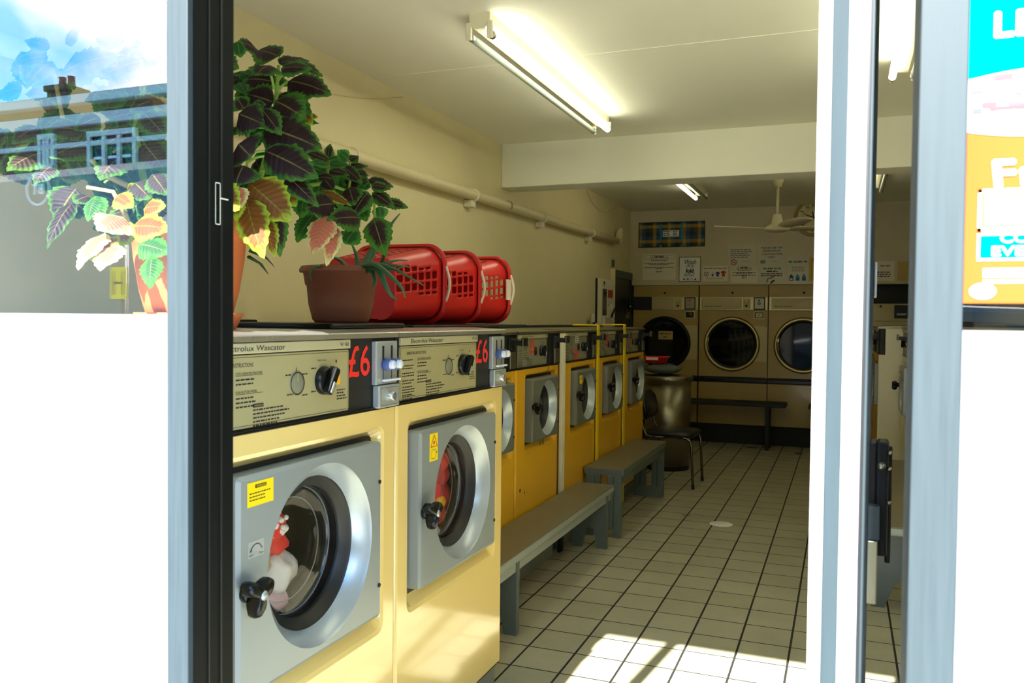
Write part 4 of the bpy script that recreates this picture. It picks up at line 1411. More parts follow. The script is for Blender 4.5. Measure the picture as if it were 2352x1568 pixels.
def aloe():
    t = thing('potted_aloe', 'spiky aloe in a brown plastic pot on a black board', 'potted plant', POT_B)
    inv = lambda p: Vector(p) - POT_B
    m = MB()
    R1, H = 0.120, 0.170
    m.lathe([(0.02, 0), (0.078, 0), (0.086, 0.008), (0.098, 0.055), (0.104, 0.112), (0.108, 0.114), (0.114, 0.150), (0.125, 0.152), (0.126, 0.160), (0.120, H), (0.106, H), (0.102, H - 0.02), (0.02, H - 0.02)], (0, 0, 0), (0, 0, 1), 'brown_pot', 52)
    m.build('pot', t)
    m = MB(); m.lathe([(0.103, H - 0.018), (0.05, H - 0.012), (0, H - 0.01)], (0, 0, 0), (0, 0, 1), 'soil', 28); m.build('soil', t)
    d = 2.62
    c = (826, 628)
    leaves = [
        [(800, 628, d), (760, 612, d - .1), (725, 612, d - .16), (712, 625, d - .18), (716, 648, d - .18)],
        [(808, 622, d), (785, 600, d + .02), (765, 592, d), (752, 595, d)],
        [(824, 624, d), (820, 590, d + .03), (806, 556, d + .05)],
        [(826, 622, d), (850, 580, d + .05), (870, 550, d + .06), (880, 542, d + .06)],
        [(836, 622, d), (860, 580, d + .1), (870, 565, d + .12)],
        [(876, 560, d + .12), (898, 516, d + .1), (919, 490, d + .08)],
        [(848, 618, d), (878, 600, d), (880, 580, d - .02), (876, 566, d)],
        [(820, 622, d), (860, 606, d - .1), (905, 618, d - .2), (940, 636, d - .26), (972, 655, d - .3)],
        [(812, 624, d), (852, 606, d - .16), (888, 626, d - .24), (922, 660, d - .28), (930, 683, d - .28)],
        [(830, 622, d - .05), (866, 618, d - .17), (884, 652, d - .22), (900, 680, d - .22), (914, 684, d - .22)],
        [(842, 620, d), (880, 606, d - .02), (914, 598, d), (935, 598, d + .02)],
        [(836, 620, d), (880, 612, d - .08), (920, 610, d - .1), (942, 614, d - .1)],
        [(830, 622, d), (856, 612, d - .1), (900, 620, d - .16), (925, 612, d - .15)],
        [(822, 626, d - .02), (846, 612, d - .1), (860, 640, d - .2), (856, 660, d - .22)],
    ]
    for i, pts in enumerate(leaves):
        P = [inv(at_depth(*p)) for p in pts]
        if i != 5:
            P[0] = Vector((max(-.06, min(.06, P[0].x)), max(-.06, min(.06, P[0].y)), H - 0.02))
        Q = []
        for k in range(len(P) - 1):
            p0, p1, p2, p3 = P[max(k - 1, 0)], P[k], P[k + 1], P[min(k + 2, len(P) - 1)]
            for s_ in range(5):
                u_ = s_ / 5
                Q.append(0.5 * ((2 * p1) + (-p0 + p2) * u_ + (2 * p0 - 5 * p1 + 4 * p2 - p3) * u_ * u_ + (-p0 + 3 * p1 - 3 * p2 + p3) * u_ ** 3))
        Q.append(P[-1])
        m = MB()
        m.tube(Q, 0.0155 if i in (3, 8, 9) else 0.0115, 'aloe_green', 8, 0.0018, True, 0.6)
        m.build('leaf', t)
aloe()

# ------------------------------------------------------------------ benches and chair
def v_leg(m, y0, y1, x0, x1, zt, za, mat):
    """end board with an inverted V cut out of its foot"""
    xm = (x0 + x1) / 2
    P = [(x0, 0), (x0, zt), (x1, zt), (x1, 0), (x1 - 0.055, 0), (xm + 0.022, za), (xm, za + 0.014), (xm - 0.022, za), (x0 + 0.055, 0)]
    vs = [(x, y0, z) for x, z in P] + [(x, y1, z) for x, z in P]
    n = len(P)
    # split the concave outline into convex faces
    faces = [[0, 1, 6, 7, 8], [1, 2, 6], [2, 3, 4, 5, 6]]
    fs = [f[::-1] for f in faces] + [[i + n for i in f] for f in faces]
    for i in range(n):
        j = (i + 1) % n
        fs.append([i, j, n + j, n + i])
    m.add(vs, fs, mat)

def board_bench(label, x0, x1, y0, y1, zt, legs, za, flip=1):
    t = thing('bench', label, 'bench', ((x0 + x1) / 2, (y0 + y1) / 2, 0))
    ox, oy = (x0 + x1) / 2, (y0 + y1) / 2
    X0, X1, Y0, Y1 = x0 - ox, x1 - ox, y0 - oy, y1 - oy
    m = MB(); m.box(X0, X1, Y0, Y1, zt - 0.002, zt + 0.0005, 'bench_top'); m.box(X0 - 0.001, X1 + 0.001, Y0 - 0.001, Y1 + 0.001, zt - 0.042, zt - 0.0015, 'bench_edge', 0.012, 3)
    m.build('seat', t)
    m = MB()
    for a in (X0 + 0.012, X1 - 0.034):
        m.box(a, a + 0.022, Y0 + 0.05, Y1 - 0.03, zt - 0.084, zt - 0.041, 'bench_edge', 0.002)
    m.build('apron', t)
    for ly in legs:
        m = MB(); v_leg(m, ly - oy, ly - oy + 0.036, X0 + 0.012, X1 - 0.008, zt - 0.041, za, 'bench_grey'); m.build('leg', t)
    return t
board_bench('low grey bench with a brown top in front of the yellow machines, nearest the door', -1.484, -1.258, 2.96, 4.88, 0.356, (3.29, 4.745), 0.115)
board_bench('grey bench with notched end boards along the right-hand machines, seen beside the open door', 0.135, 0.405, 4.10, 6.12, 0.43, (4.30, 5.85), 0.118)

def frame_bench():
    x0, x1, y0, y1, zt = -1.487, -1.238, 5.02, 6.36, 0.425
    t = thing('bench', 'taller grey bench of square timber standing beside the black chair', 'bench', ((x0 + x1) / 2, (y0 + y1) / 2, 0))
    X, Y = (x1 - x0) / 2, (y1 - y0) / 2
    m = MB(); m.box(-X, X, -Y, Y, zt - 0.002, zt, 'bench_top'); m.box(-X - .001, X + .001, -Y - .001, Y + .001, zt - 0.042, zt - 0.0015, 'bench_grey', 0.004)
    m.build('seat', t)
    zl = zt - 0.041
    for s in (-1, 1):
        for e in (-1, 1):
            m = MB()
            xa = s * X - s * 0.012
            m.box(min(xa, xa - s * 0.048), max(xa, xa - s * 0.048), e * Y - e * 0.02 - 0.024, e * Y - e * 0.02 + 0.024, 0, zl, 'bench_grey', 0.004)
            xb = xa - s * 0.05
            m.box(min(xb, xb - s * 0.040), max(xb, xb - s * 0.040), e * Y - e * 0.02 - 0.022, e * Y - e * 0.02 + 0.022, 0.05, zl, 'bench_grey', 0.004)
            m.build('leg', t)
    m = MB()
    for s in (-1, 1):
        xa = s * (X - 0.016)
        m.box(min(xa, xa - s * 0.022), max(xa, xa - s * 0.022), -Y + 0.05, Y - 0.05, zl - 0.058, zl, 'bench_grey', 0.003)
    m.box(-X + 0.014, X - 0.014, Y - 0.052, Y - 0.030, 0.0, 0.085, 'bench_grey', 0.003)
    m.box(-X + 0.014, X - 0.014, Y - 0.052, Y - 0.030, zl - 0.12, zl - 0.05, 'bench_grey', 0.003)
    m.build('rail', t)
frame_bench()

def chair():
    t = thing('chair', 'black vinyl chair with chrome legs beside the steel bin', 'chair', (-1.30, 6.935, 0), math.radians(-2))
    m = MB()
    P = rrect(-0.20, 0.20, -0.205, 0.205, 0.07)
    loft(m, [[(x, y, 0.405) for x, y in P], [(x * 1.03, y * 1.03, 0.418) for x, y in P], [(x * 1.02, y * 1.02, 0.436) for x, y in P], [(x * 0.9, y * 0.9, 0.446) for x, y in P]], 'chair_vinyl', True, True, True)
    m.build('seat', t)
    m = MB()
    Q = rrect(-0.20, 0.20, -0.115, 0.115, 0.08)
    mt = Matrix.Translation((-0.235, 0, 0.635)) @ Matrix.Rotation(math.radians(-10), 4, 'Y')
    def bk(x, s):
        return [mt @ Vector((x + 0.04 * (y / 0.2) ** 2, y * s, z * s)) for y, z in Q]
    loft(m, [bk(-0.012, .93), bk(-0.008, 1), bk(0.012, 1), bk(0.020, .92)], 'chair_vinyl', True, True, True)
    m.build('backrest', t)
    for s in (-1, 1):
        y = s * 0.195
        m = MB()
        m.tube([(-0.02, y, 0.402), (0.13, y, 0.402), (0.165, y, 0.396), (0.188, y, 0.376), (0.196, y, 0.34), (0.215, y, 0.004)], 0.0115, 'chrome', 10)
        lg = m.build('leg', t)
        m = MB(); m.cyl((0.215, y, 0.0), (0.2145, y, 0.022), 0.0135, 'rubber', seg=10); m.build('foot_cap', lg)
        m = MB()
        m.tube([(-0.02, y, 0.402), (-0.12, y, 0.402), (-0.15, y, 0.36), (-0.20, y, 0.004)], 0.0115, 'chrome', 10)
        lg = m.build('leg', t)
        m = MB(); m.cyl((-0.20, y, 0.0), (-0.199, y, 0.022), 0.0135, 'rubber', seg=10); m.build('foot_cap', lg)
        m = MB()
        m.tube([(-0.10, y, 0.398), (-0.17, y, 0.41), (-0.195, y, 0.46), (-0.222, y * 0.97, 0.56), (-0.25, y * 0.93, 0.70)], 0.0115, 'chrome', 10)
        m.build('back_post', t)
chair()

def bin_():
    c = (-1.475, 7.62, 0)
    t = thing('waste_bin', 'round stainless steel bin standing past the last yellow machine', 'bin', c)
    r = 0.205
    m = MB()
    m.lathe([(0.02, 0.04), (r, 0.04), (r, 0.785), (r - 0.01, 0.785)], (0, 0, 0), (0, 0, 1), 'bin_steel', 64)
    bd = m.build('body', t)
    m = MB(); m.cyl((0, 0, 0), (0, 0, 0.045), r * 0.97, 'black_matt', seg=48); m.build('foot_ring', t)
    m = MB()
    m.lathe([(r, 0.775), (r + 0.006, 0.79), (r + 0.016, 0.795), (r + 0.017, 0.835), (r + 0.008, 0.843), (r * 0.5, 0.852), (0.0, 0.853)], (0, 0, 0), (0, 0, 1), 'bin_steel', 64)
    ld = m.build('lid', t)
    m = MB()
    for k in range(8):
        a = 2 * PI * k / 8 + 0.2
        d = Vector((math.cos(a), math.sin(a), 0))
        m.cyl(d * (r + 0.015) + Vector((0, 0, 0.815)), d * (r + 0.021) + Vector((0, 0, 0.815)), 0.006, 'black_matt', seg=8)
    m.build('lid_screw', ld)
    m = MB()
    a = math.radians(-105)
    d = Vector((math.cos(a), math.sin(a), 0))
    m.lathe([(r + 0.004, 0.12), (r + 0.010, 0.13), (r + 0.010, 0.38), (r + 0.004, 0.39)], (0, 0, 0), (0, 0, 1), 'black_matt', 6, True, False, False, math.radians(-12), math.radians(6))
    m.build('pedal_cover', bd)
    # grey heap of cloth and a red tub on the lid
    m = MB()
    b = bmesh.new()
    bmesh.ops.create_uvsphere(b, u_segments=28, v_segments=14, radius=1)
    rr = random.Random(3)
    for v in b.verts:
        p = v.co.copy()
        k = 1 + 0.06 * math.sin(p.x * 5 + 1) * math.cos(p.y * 4) + 0.04 * math.sin(p.y * 9)
        v.co = Vector((p.x * 0.17 * k, p.y * 0.15 * k, max(0.0, p.z * 0.5 + 0.5) ** 0.9 * 0.095 * k))
    m.bm(b, 'grey_cloth', True)
    o = m.build('cloth_bundle', None, (-1.52, 7.60, 0.853))
    tag(o, 'dark grey cloth bundle lying on the steel bin lid', 'cloth')
    m = MB()
    P = [rrect(-0.11 * k, 0.11 * k, -0.085 * k, 0.085 * k, 0.03) for k in (0.78, 1.0, 1.10, 1.06, 0.96, 0.76)]
    Z = (0, 0.052, 0.056, 0.060, 0.054, 0.006)
    loft(m, [[(x, y, z) for x, y in p] for p, z in zip(P, Z)], 'basket_red', True, True, True)
    o = m.build('red_tub', None, (-1.585, 7.60, 0.953))
    tag(o, 'small red plastic tub with a white label on the grey cloth bundle', 'tub')
    m = MB(); m.box(-0.07, 0.04, -0.098, -0.093, 0.030, 0.056, 'grip_white', 0.001); m.build('tub_label', o)
bin_()

# ------------------------------------------------------------------ dryers
UB, VB = (1, 0, 0), (0, 0, 1)     # the back wall faces -y
def dryer(label, x0, w=0.735, sign=None, tape=False, glass='dark_glass', ring='dryer_ring', dial=True):  # tape: variant with a dark reflection laid on its fascia in black
    t = thing('tumble_dryer', label, 'tumble dryer', (x0, 9.4, 0), 0, 'tan tumble dryers along the back wall')
    k = w / 0.735
    hc, hz, ro, ri = 0.357, 1.09, 0.292, 0.258
    m = MB()
    # front sheet with round door hole, sides and top
    def plate(z0, z1):
        out, inn = [], []
    m2 = MB()
    o_, i_ = holed_plate(m2, 0.004, w - 0.004, 0.735, 1.455, 0, hc, hz, ri + 0.006, 'dryer_tan')
    vs = [(p[1], 0.0, p[2]) for p in m2.v]
    m.add(vs, [f[::-1] for f in m2.f], 'dryer_tan')
    m.box(0.004, w - 0.004, 0.001, 0.8, 1.455, 1.733, 'dryer_tan', 0.002)
    m.box(0.004, 0.012, 0.001, 0.8, 0.73, 1.46, 'dryer_tan')
    m.box(w - 0.012, w - 0.004, 0.001, 0.8, 0.73, 1.46, 'dryer_tan')
    m.box(0.012, w - 0.012, 0.55, 0.8, 0.73, 1.46, 'drum_dark')
    m.box(0.004, w - 0.004, 0.001, 0.8, 0.215, 0.668, 'dryer_tan', 0.002)
    m.build('body', t)
    m = MB(); m.box(0, w, 0.012, 0.79, 0.665, 0.738, 'black_matt', 0.002); m.box(0, w, 0.004, 0.1, 0.676, 0.712, 'black_gloss', 0.004); m.build('black_rail', t)
    m = MB(); m.box(0, w, 0.06, 0.78, 0, 0.216, 'black_matt'); m.build('plinth', t)
    m = MB(); m.box(0.0, 0.004, 0.012, 0.7, 0.216, 1.733, 'black_matt'); m.box(w - 0.004, w, 0.012, 0.7, 0.216, 1.733, 'black_matt'); m.build('side_joint', t)
    m = MB()
    m.lathe([(0.012, 0), (0.012, 0.004), (0.007, 0.005), (0, 0.005)], (hc, 0.001, 1.648), (0, -1, 0), 'black_matt', 14)
    m.lathe([(0.008, 0), (0.008, 0.004), (0, 0.004)], (hc, 0.001, 0.64), (0, -1, 0), 'dryer_metal', 12)
    m.build('panel_lock', t)
    # fascia
    m = MB()
    m.box(0.006, w - 0.006, -0.012, 0.003, 1.458, 1.606, 'dryer_metal', 0.004)
    fc = m.build('control_fascia', t)
    m = MB()
    m.box(0.036, 0.455 * k, -0.0145, -0.011, 1.474, 1.588, 'dryer_panel', 0.002)
    outline(m, (0, -0.0150, 0), UB, VB, 0.036, 0.455 * k, 1.474, 1.588, 0.0022, 'ink')
    outline(m, (0, -0.0124, 0), UB, VB, 0.030, 0.715 * k, 1.466, 1.597, 0.0018, 'ink')
    pn = m.build('name_panel', fc)
    if not tape:
        m = MB(); text(m, 'Electrolux Wascator', (0.066, -0.0153, 1.496), UB, VB, 0.013, 'ink', 0.18 * k, bold=0.0006); m.build('brand_lettering', pn)
    else:
        m = MB(); m.box(-0.004 + 0.012, 0.215, -0.0175, -0.0115, 1.458, 1.606, 'black_matt', 0.003); m.build('dark_reflection', fc)  # dark faded reflection on the fascia, built as a black slab
    m = MB()
    m.box(0.47 * k, 0.548 * k, -0.0150, -0.011, 1.474, 1.588, 'dryer_panel', 0.002)
    m.lathe([(0.017, 0), (0.017, 0.014), (0.013, 0.018), (0, 0.018)], (0.507 * k, -0.015, 1.556), (0, -1, 0), 'dryer_metal', 20)
    m.build('timer_knob', fc)
    m = MB()
    m.lathe([(0.012, 0), (0.010, 0.010), (0, 0.011)], (0.507 * k, -0.015, 1.506), (0, -1, 0), 'black_matt', 18)
    rect(m, (0.507 * k, -0.0154, 1.506), UB, VB, -0.03, 0.03, -0.001, 0.001, 'ink')
    m.build('start_button', fc)
    m = MB()
    m.box(0.582 * k, 0.702 * k, -0.020, -0.011, 1.464, 1.600, 'black_matt', 0.003)
    m.box(0.592 * k, 0.692 * k, -0.024, -0.019, 1.474, 1.590, 'steel_dull', 0.003)
    m.box(0.630 * k, 0.650 * k, -0.027, -0.023, 1.560, 1.572, 'ink_red' if tape else 'black_matt', 0.002)
    m.lathe([(0.018, 0), (0.016, 0.008), (0, 0.009)], (0.640 * k, -0.024, 1.535), (0, -1, 0), 'pink_cloth' if tape else 'steel_dull', 16)
    m.build('coin_slot', fc)
    m = MB()
    m.box(0.585 * k, 0.695 * k, -0.008, 0.002, 1.366, 1.448, 'dryer_metal', 0.003)
    m.box(0.594 * k, 0.686 * k, -0.0095, -0.007, 1.375, 1.439, 'black_matt', 0.002)
    if tape:
        m.lathe([(0.026, 0), (0.026, 0.006), (0.012, 0.007), (0.012, 0.014), (0, 0.014)], (0.640 * k, -0.009, 1.407), (0, -1, 0), 'steel_dull', 22)
    else:
        m.box(0.604 * k, 0.676 * k, -0.0125, -0.009, 1.384, 1.430, 'dryer_white', 0.003)
        m.lathe([(0.006, 0), (0, 0.002)], (0.640 * k, -0.0126, 1.407), (0, -1, 0), 'black_matt', 10)
    m.build('coin_lock', t)
    m = MB(); m.box(0.575 * k, 0.728 * k, -0.006, 0.002, 0.905, 1.292, 'dryer_panel', 0.003); m.lathe([(0.004, 0), (0, 0.002)], (0.715, -0.006, 1.286), (0, -1, 0), 'black_matt', 8); m.build('hinge_cover', t)
    # round door
    m = MB()
    m.lathe([(ro + 0.006, 0.0), (ro + 0.006, 0.006), (ro - 0.001, 0.012)], (hc, 0, hz), (0, -1, 0), 'black_matt', 72)
    m.lathe([(ro, 0.006), (ro, 0.022), (ro - 0.010, 0.032), (ri + 0.010, 0.030), (ri + 0.002, 0.020)], (hc, 0, hz), (0, -1, 0), ring, 72)
    dr = m.build('door', t)
    m = MB()
    m.lathe([(ri + 0.004, 0.024), (ri - 0.010, 0.020), (ri - 0.022, 0.006)], (hc, 0, hz), (0, -1, 0), 'rubber', 72)
    m.build('door_seal', dr)
    m = MB(); m.lathe([(ri - 0.018, 0.000), (ri - 0.018, 0.008), (0.0, 0.008)], (hc, 0, hz), (0, -1, 0), glass, 72, False); m.build('door_glass', dr)
    m = MB()
    P = [(hc - (ri - 0.006) * math.cos(a), -0.030, hz + (ri - 0.006) * math.sin(a)) for a in [math.radians(-14 + 3.5 * i) for i in range(10)]]
    m.tube(P, 0.004, 'dryer_metal', 8)
    m.box(hc - ri - 0.004, hc - ri + 0.016, -0.034, -0.022, hz + 0.035, hz + 0.065, 'dryer_metal', 0.002)
    m.build('door_pull', dr)
    if sign:
        m = MB()
        m.box(0.295, 0.455, -0.012, -0.009, 1.128, 1.222, 'paper_tan', 0.001)
        sg = m.build('door_sign', dr)
        m = MB()
        text(m, 'SERVICES', (0.375, -0.0126, 1.184), UB, VB, 0.020, 'ink', 0.13, 'c', bold=0.001)
        text(m, 'DRY', (0.375, -0.0126, 1.146), UB, VB, 0.020, 'ink', 0.05, 'c', bold=0.001)
        m.build('sign_lettering', sg)
    return t
dryer('tan tumble dryer behind the steel bin with a SERVICES DRY sign on its black door', -2.228, sign=True, tape=True, ring='black_gloss')
dryer('tan tumble dryer under the football kit notice with a brass ringed round door', -1.488)
dryer('tan tumble dryer with a metal ringed door, beneath the wall clock', -0.752)

def pale_dryer():
    t = thing('tumble_dryer', 'pale tumble dryer at the right end under the shaded gap', 'tumble dryer', (-0.008, 9.4, 0))
    m = MB(); m.box(0.0, 0.86, 0, 0.75, 0.1, 1.535, 'dryer_white', 0.006); m.box(-0.0, 0.86, -0.002, 0.01, 1.355, 1.359, 'ink_grey'); m.build('body', t)
    m = MB(); m.box(0.03, 0.83, 0.03, 0.7, 0, 0.1, 'black_matt'); m.build('plinth', t)
    m = MB(); m.box(0.486, 0.74, -0.008, 0.003, 1.385, 1.52, 'black_gloss', 0.003); p = m.build('control_display', t)
    m = MB()
    lines(m, (0.51, -0.0086, 1.43), UB, VB, 0.10, 2, 0.012, 0.006, 'coin_silver', 4)
    m.build('display_markings', p)
    m = MB(); m.lathe([(0.011, 0), (0.011, 0.004), (0, 0.005)], (0.358, 0.0, 1.507), (0, -1, 0), 'black_matt', 14); m.build('panel_lock', t)
    m = MB()
    m.lathe([(0.27, 0), (0.27, 0.02), (0.23, 0.03), (0.22, 0.01)], (0.43, 0, 0.85), (0, -1, 0), 'door_silver', 56)
    d = m.build('door', t)
    m = MB(); m.lathe([(0.225, 0.008), (0.0, 0.012)], (0.43, 0, 0.85), (0, -1, 0), 'dark_glass', 56); m.build('door_glass', d)
pale_dryer()

def wall_benches():
    def wb(label, x0, x1, legs):
        t = thing('bench', label, 'bench', ((x0 + x1) / 2, 9.18, 0))
        ox = (x0 + x1) / 2
        m = MB(); m.box(x0 - ox, x1 - ox, -0.15, 0.15, 0.452, 0.492, 'black_matt', 0.006); m.build('seat', t)
        for lx in legs:
            m = MB()
            m.box(lx - ox - 0.02, lx - ox + 0.02, -0.12, -0.08, 0, 0.453, 'black_matt', 0.003)
            m.box(lx - ox - 0.02, lx - ox + 0.02, 0.08, 0.12, 0, 0.453, 'black_matt', 0.003)
            m.box(lx - ox - 0.018, lx - ox + 0.018, -0.09, 0.09, 0.40, 0.452, 'black_matt', 0.003)
            m.build('leg', t)
    wb('long black bench in front of the tan dryers, behind the steel bin', -1.95, -0.535, (-1.8, -0.72))
    wb('black bench at the back whose end shows beside the open door', -0.318, 0.10, (-0.10,))
wall_benches()
# ------------------------------------------------------------------ back wall: notices, clock, cloth
YN = YW - 0.0012
def notice(label, x0, x1, z0, z1, mat, draw, name='notice', cat='notice', group=None, tilt=0.0, t=0.0016):
    o_ = thing(name, label, cat, ((x0 + x1) / 2, YN, z0), 0, group)
    if tilt:
        o_.rotation_euler = (0, math.radians(tilt), 0)
    W, H = x1 - x0, z1 - z0
    m = MB(); m.box(-W / 2, W / 2, -t, 0, 0, H, mat, 0.0004)
    m.build('sheet', o_)
    m = MB()
    draw(m, Vector((-W / 2, -t - 0.0006, 0)), W, H)
    if m.v:
        m.build('lettering', o_)
    return o_

def TX(m, t, o, W, H, cx, cz, h, mat, w=None, bold=0.0, shear=0.0):
    text(m, t, (o.x + W * cx, o.y - 0.0002, o.z + H * cz), UB, VB, h, mat, w, 'c', shear, bold)

def d_dryers(m, o, W, H):
    outline(m, o, UB, VB, 0.04 * W, 0.96 * W, 0.80 * H, 0.95 * H, 0.0022, 'ink')
    TX(m, 'DRYERS', o, W, H, 0.5, 0.835, 0.026, 'ink', 0.30 * W, 0.0016)
    for cx in (0.27, 0.73):
        outline(m, o, UB, VB, (cx - .04) * W, (cx + .04) * W, 0.82 * H, 0.93 * H, 0.0022, 'ink')
        disc(m, o + Vector((cx * W, -0.0003, 0.865 * H)), UB, VB, 0.008, 'ink', 14, 0.005)
    for i, (z, w_) in enumerate(((0.735, .5), (0.62, .9), (0.575, .6), (0.46, .88), (0.415, .2), (0.30, .18))):
        lines(m, o + Vector(((1 - w_) / 2 * W, 0, z * H)), UB, VB, w_ * W, 1, 0.01, 0.0075, 'ink', 31 + i, 0.02)

def d_wash(m, o, W, H):
    outline(m, o, UB, VB, 0.0, W, 0.0, H, 0.007, 'ink')
    TX(m, 'Wash', o, W, H, 0.5, 0.70, 0.052, 'ink', 0.56 * W, 0.0006, 0.18)
    TX(m, 'dry', o, W, H, 0.5, 0.53, 0.054, 'ink', 0.36 * W, 0.0, 0.15)
    TX(m, 'fold', o, W, H, 0.5, 0.36, 0.044, 'ink', 0.34 * W, 0.003)
    TX(m, 'REPEAT', o, W, H, 0.5, 0.205, 0.036, 'ink', 0.48 * W)
    for i in range(4):
        c = o + Vector((W * (0.24 + i * 0.175), -0.0003, H * 0.105))
        if i == 0:
            m.add([c + Vector((-.012, 0, -.010)), c + Vector((.012, 0, -.010)), c + Vector((.015, 0, .009)), c + Vector((-.006, 0, .009))], [[0, 1, 2, 3]], 'ink_grey')
        elif i == 1:
            outline(m, c, UB, VB, -.012, .012, -.012, .012, 0.003, 'ink'); disc(m, c, UB, VB, 0.007, 'ink', 14)
        elif i == 2:
            outline(m, c, UB, VB, -.012, .012, -.011, .010, 0.003, 'ink')
        else:
            m.add([c + Vector((-.014, 0, -.011)), c + Vector((.014, 0, -.011)), c + Vector((0, 0, .013))], [[0, 1, 2]], 'ink')

def d_football(m, o, W, H):
    TX(m, 'WE WASH FOOTBALL KITS', o, W, H, 0.5, 0.80, 0.012, 'ink', 0.92 * W, 0.0009)
    c = o + Vector((0.15 * W, -0.0003, 0.47 * H))
    disc(m, c, UB, VB, 0.026, 'ink', 24, 0.022)
    disc(m, c, UB, VB, 0.008, 'ink', 5)
    for k in range(5):
        a = 2 * PI * k / 5 + 0.9
        disc(m, c + Vector((math.cos(a) * .019, -0.0002, math.sin(a) * .019)), UB, VB, 0.0055, 'ink', 6)
    q = o + Vector((0.40 * W, -0.0003, 0.33 * H))       # bottle
    rect(m, q, UB, VB, -.010, .010, 0, 0.024, 'ink_blue'); rect(m, q, UB, VB, .003, .006, 0.024, 0.050, 'ink')
    def shirt(cx, mat, s):
        q = o + Vector((cx * W, -0.0003, 0.30 * H))
        P = [(-.012, 0), (.012, 0), (.012, .030), (.020, .026), (.024, .036), (.010, .050), (-.010, .050), (-.024, .036), (-.020, .026), (-.012, .030)]
        V_ = [q + Vector((x * s, 0, z * s)) for x, z in P]
        m.add(V_, [[0, 1, 2, 9], [2, 3, 4, 5], [9, 6, 7, 8], [2, 5, 6, 9]], mat)
    shirt(0.60, 'ink_blue', 1.05)
    shirt(0.83, 'ink_red', 1.25)
    lines(m, o + Vector((0.15 * W, 0, 0.15 * H)), UB, VB, 0.7 * W, 1, 0.01, 0.006, 'ink_grey', 3, 0.02)

def d_nosmoke(m, o, W, H):
    for i, z in enumerate((0.74, 0.65, 0.56, 0.47, 0.38)):
        lines(m, o + Vector((0.08 * W, 0, z * H)), UB, VB, 0.82 * W, 1, 0.01, 0.010, 'ink_grey', 50 + i, 0.22)
    c = o + Vector((0.20 * W, -0.0003, 0.17 * H))
    disc(m, c, UB, VB, 0.032, 'ink_red', 26, 0.024)
    m.add([c + Vector((-.02, -.0002, .016)), c + Vector((-.016, -.0002, .020)), c + Vector((.02, -.0002, -.016)), c + Vector((.016, -.0002, -.020))], [[0, 1, 2, 3]], 'ink_red')
    rect(m, c, UB, VB, -.014, .012, -.004, .002, 'ink')
    lines(m, o + Vector((0.5 * W, 0, 0.2 * H)), UB, VB, 0.3 * W, 1, 0.01, 0.006, 'ink_grey', 3)

def d_baskets(m, o, W, H):
    for t_, z, w_, mt in (('PLEASE USE THE', .76, .80, 'ink'), ('BASKETS FOR', .62, .66, 'ink'), ('ONLY', .32, .26, 'ink')):
        TX(m, t_, o, W, H, 0.52, z, 0.019, mt, w_ * W, 0.0006)
    TX(m, 'CLEAN', o, W, H, 0.30, .47, 0.019, 'ink_red', .34 * W, 0.0006)
    TX(m, 'CLOTHES', o, W, H, 0.71, .47, 0.019, 'ink', .42 * W, 0.0006)
    c = o + Vector((0.08 * W, -0.0003, 0.06 * H))
    P = [(0, .018), (.010, 0), (.045, 0), (.056, .022), (.040, .036), (.006, .034)]
    m.add([c + Vector((x, 0, z)) for x, z in P], [list(range(6))], 'ink_grey')
    rect(m, c, UB, VB, .012, .042, .008, .016, 'paper')
    lines(m, o + Vector((0.5 * W, 0, 0.16 * H)), UB, VB, 0.25 * W, 1, 0.01, 0.005, 'ink_grey', 3)

def d_service(m, o, W, H):
    lines(m, o + Vector((0.18 * W, 0, 0.78 * H)), UB, VB, 0.64 * W, 1, 0.01, 0.016, 'ink_green', 7, 0.02)
    lines(m, o + Vector((0.30 * W, 0, 0.64 * H)), UB, VB, 0.40 * W, 1, 0.01, 0.013, 'ink', 8, 0.02)
    lines(m, o + Vector((0.10 * W, 0, 0.52 * H)), UB, VB, 0.80 * W, 2, 0.020, 0.009, 'ink', 9, 0.08)
    c = o + Vector((0.42 * W, -0.0004, 0.18 * H))
    m.tube([c + Vector((-.03, 0, -.02)), c + Vector((-.02, 0, .02)), c + Vector((.01, 0, .03)), c + Vector((.045, 0, .045))], 0.006, 'ink_grey', 6)
    m.tube([c + Vector((.01, 0, -.03)), c + Vector((.03, 0, -.005)), c + Vector((.05, 0, .0))], 0.008, 'ink', 6)

def d_soaps(m, o, W, H):
    TX(m, 'SOAPS', o, W, H, 0.5, 0.78, 0.020, 'ink', 0.40 * W, 0.0014)
    for cx in (0.14, 0.86):
        disc(m, o + Vector((cx * W, -0.0003, 0.82 * H)), UB, VB, 0.014, 'ink_teal', 14, 0, 1.5, 0.8)
    for i, z in enumerate((0.60, 0.53, 0.46)):
        lines(m, o + Vector((0.2 * W, 0, z * H)), UB, VB, 0.62 * W, 1, 0.01, 0.008, 'ink_grey', 80 + i, 0.15, 'c')
    for i, cx in enumerate((0.2, 0.5, 0.8)):
        c = o + Vector((cx * W, -0.0003, 0.10 * H))
        P = [(-.020, 0), (.020, 0), (.022, .035), (.010, .060), (-.006, .072), (-.020, .040)]
        m.add([c + Vector((x, 0, z)) for x, z in P], [list(range(6))], ('ink_blue', 'ink_teal', 'ink_teal')[i])
        rect(m, c + Vector((0, -.0003, 0)), UB, VB, -.012, .012, .010, .026, 'ink_blue' if i else 'paper')

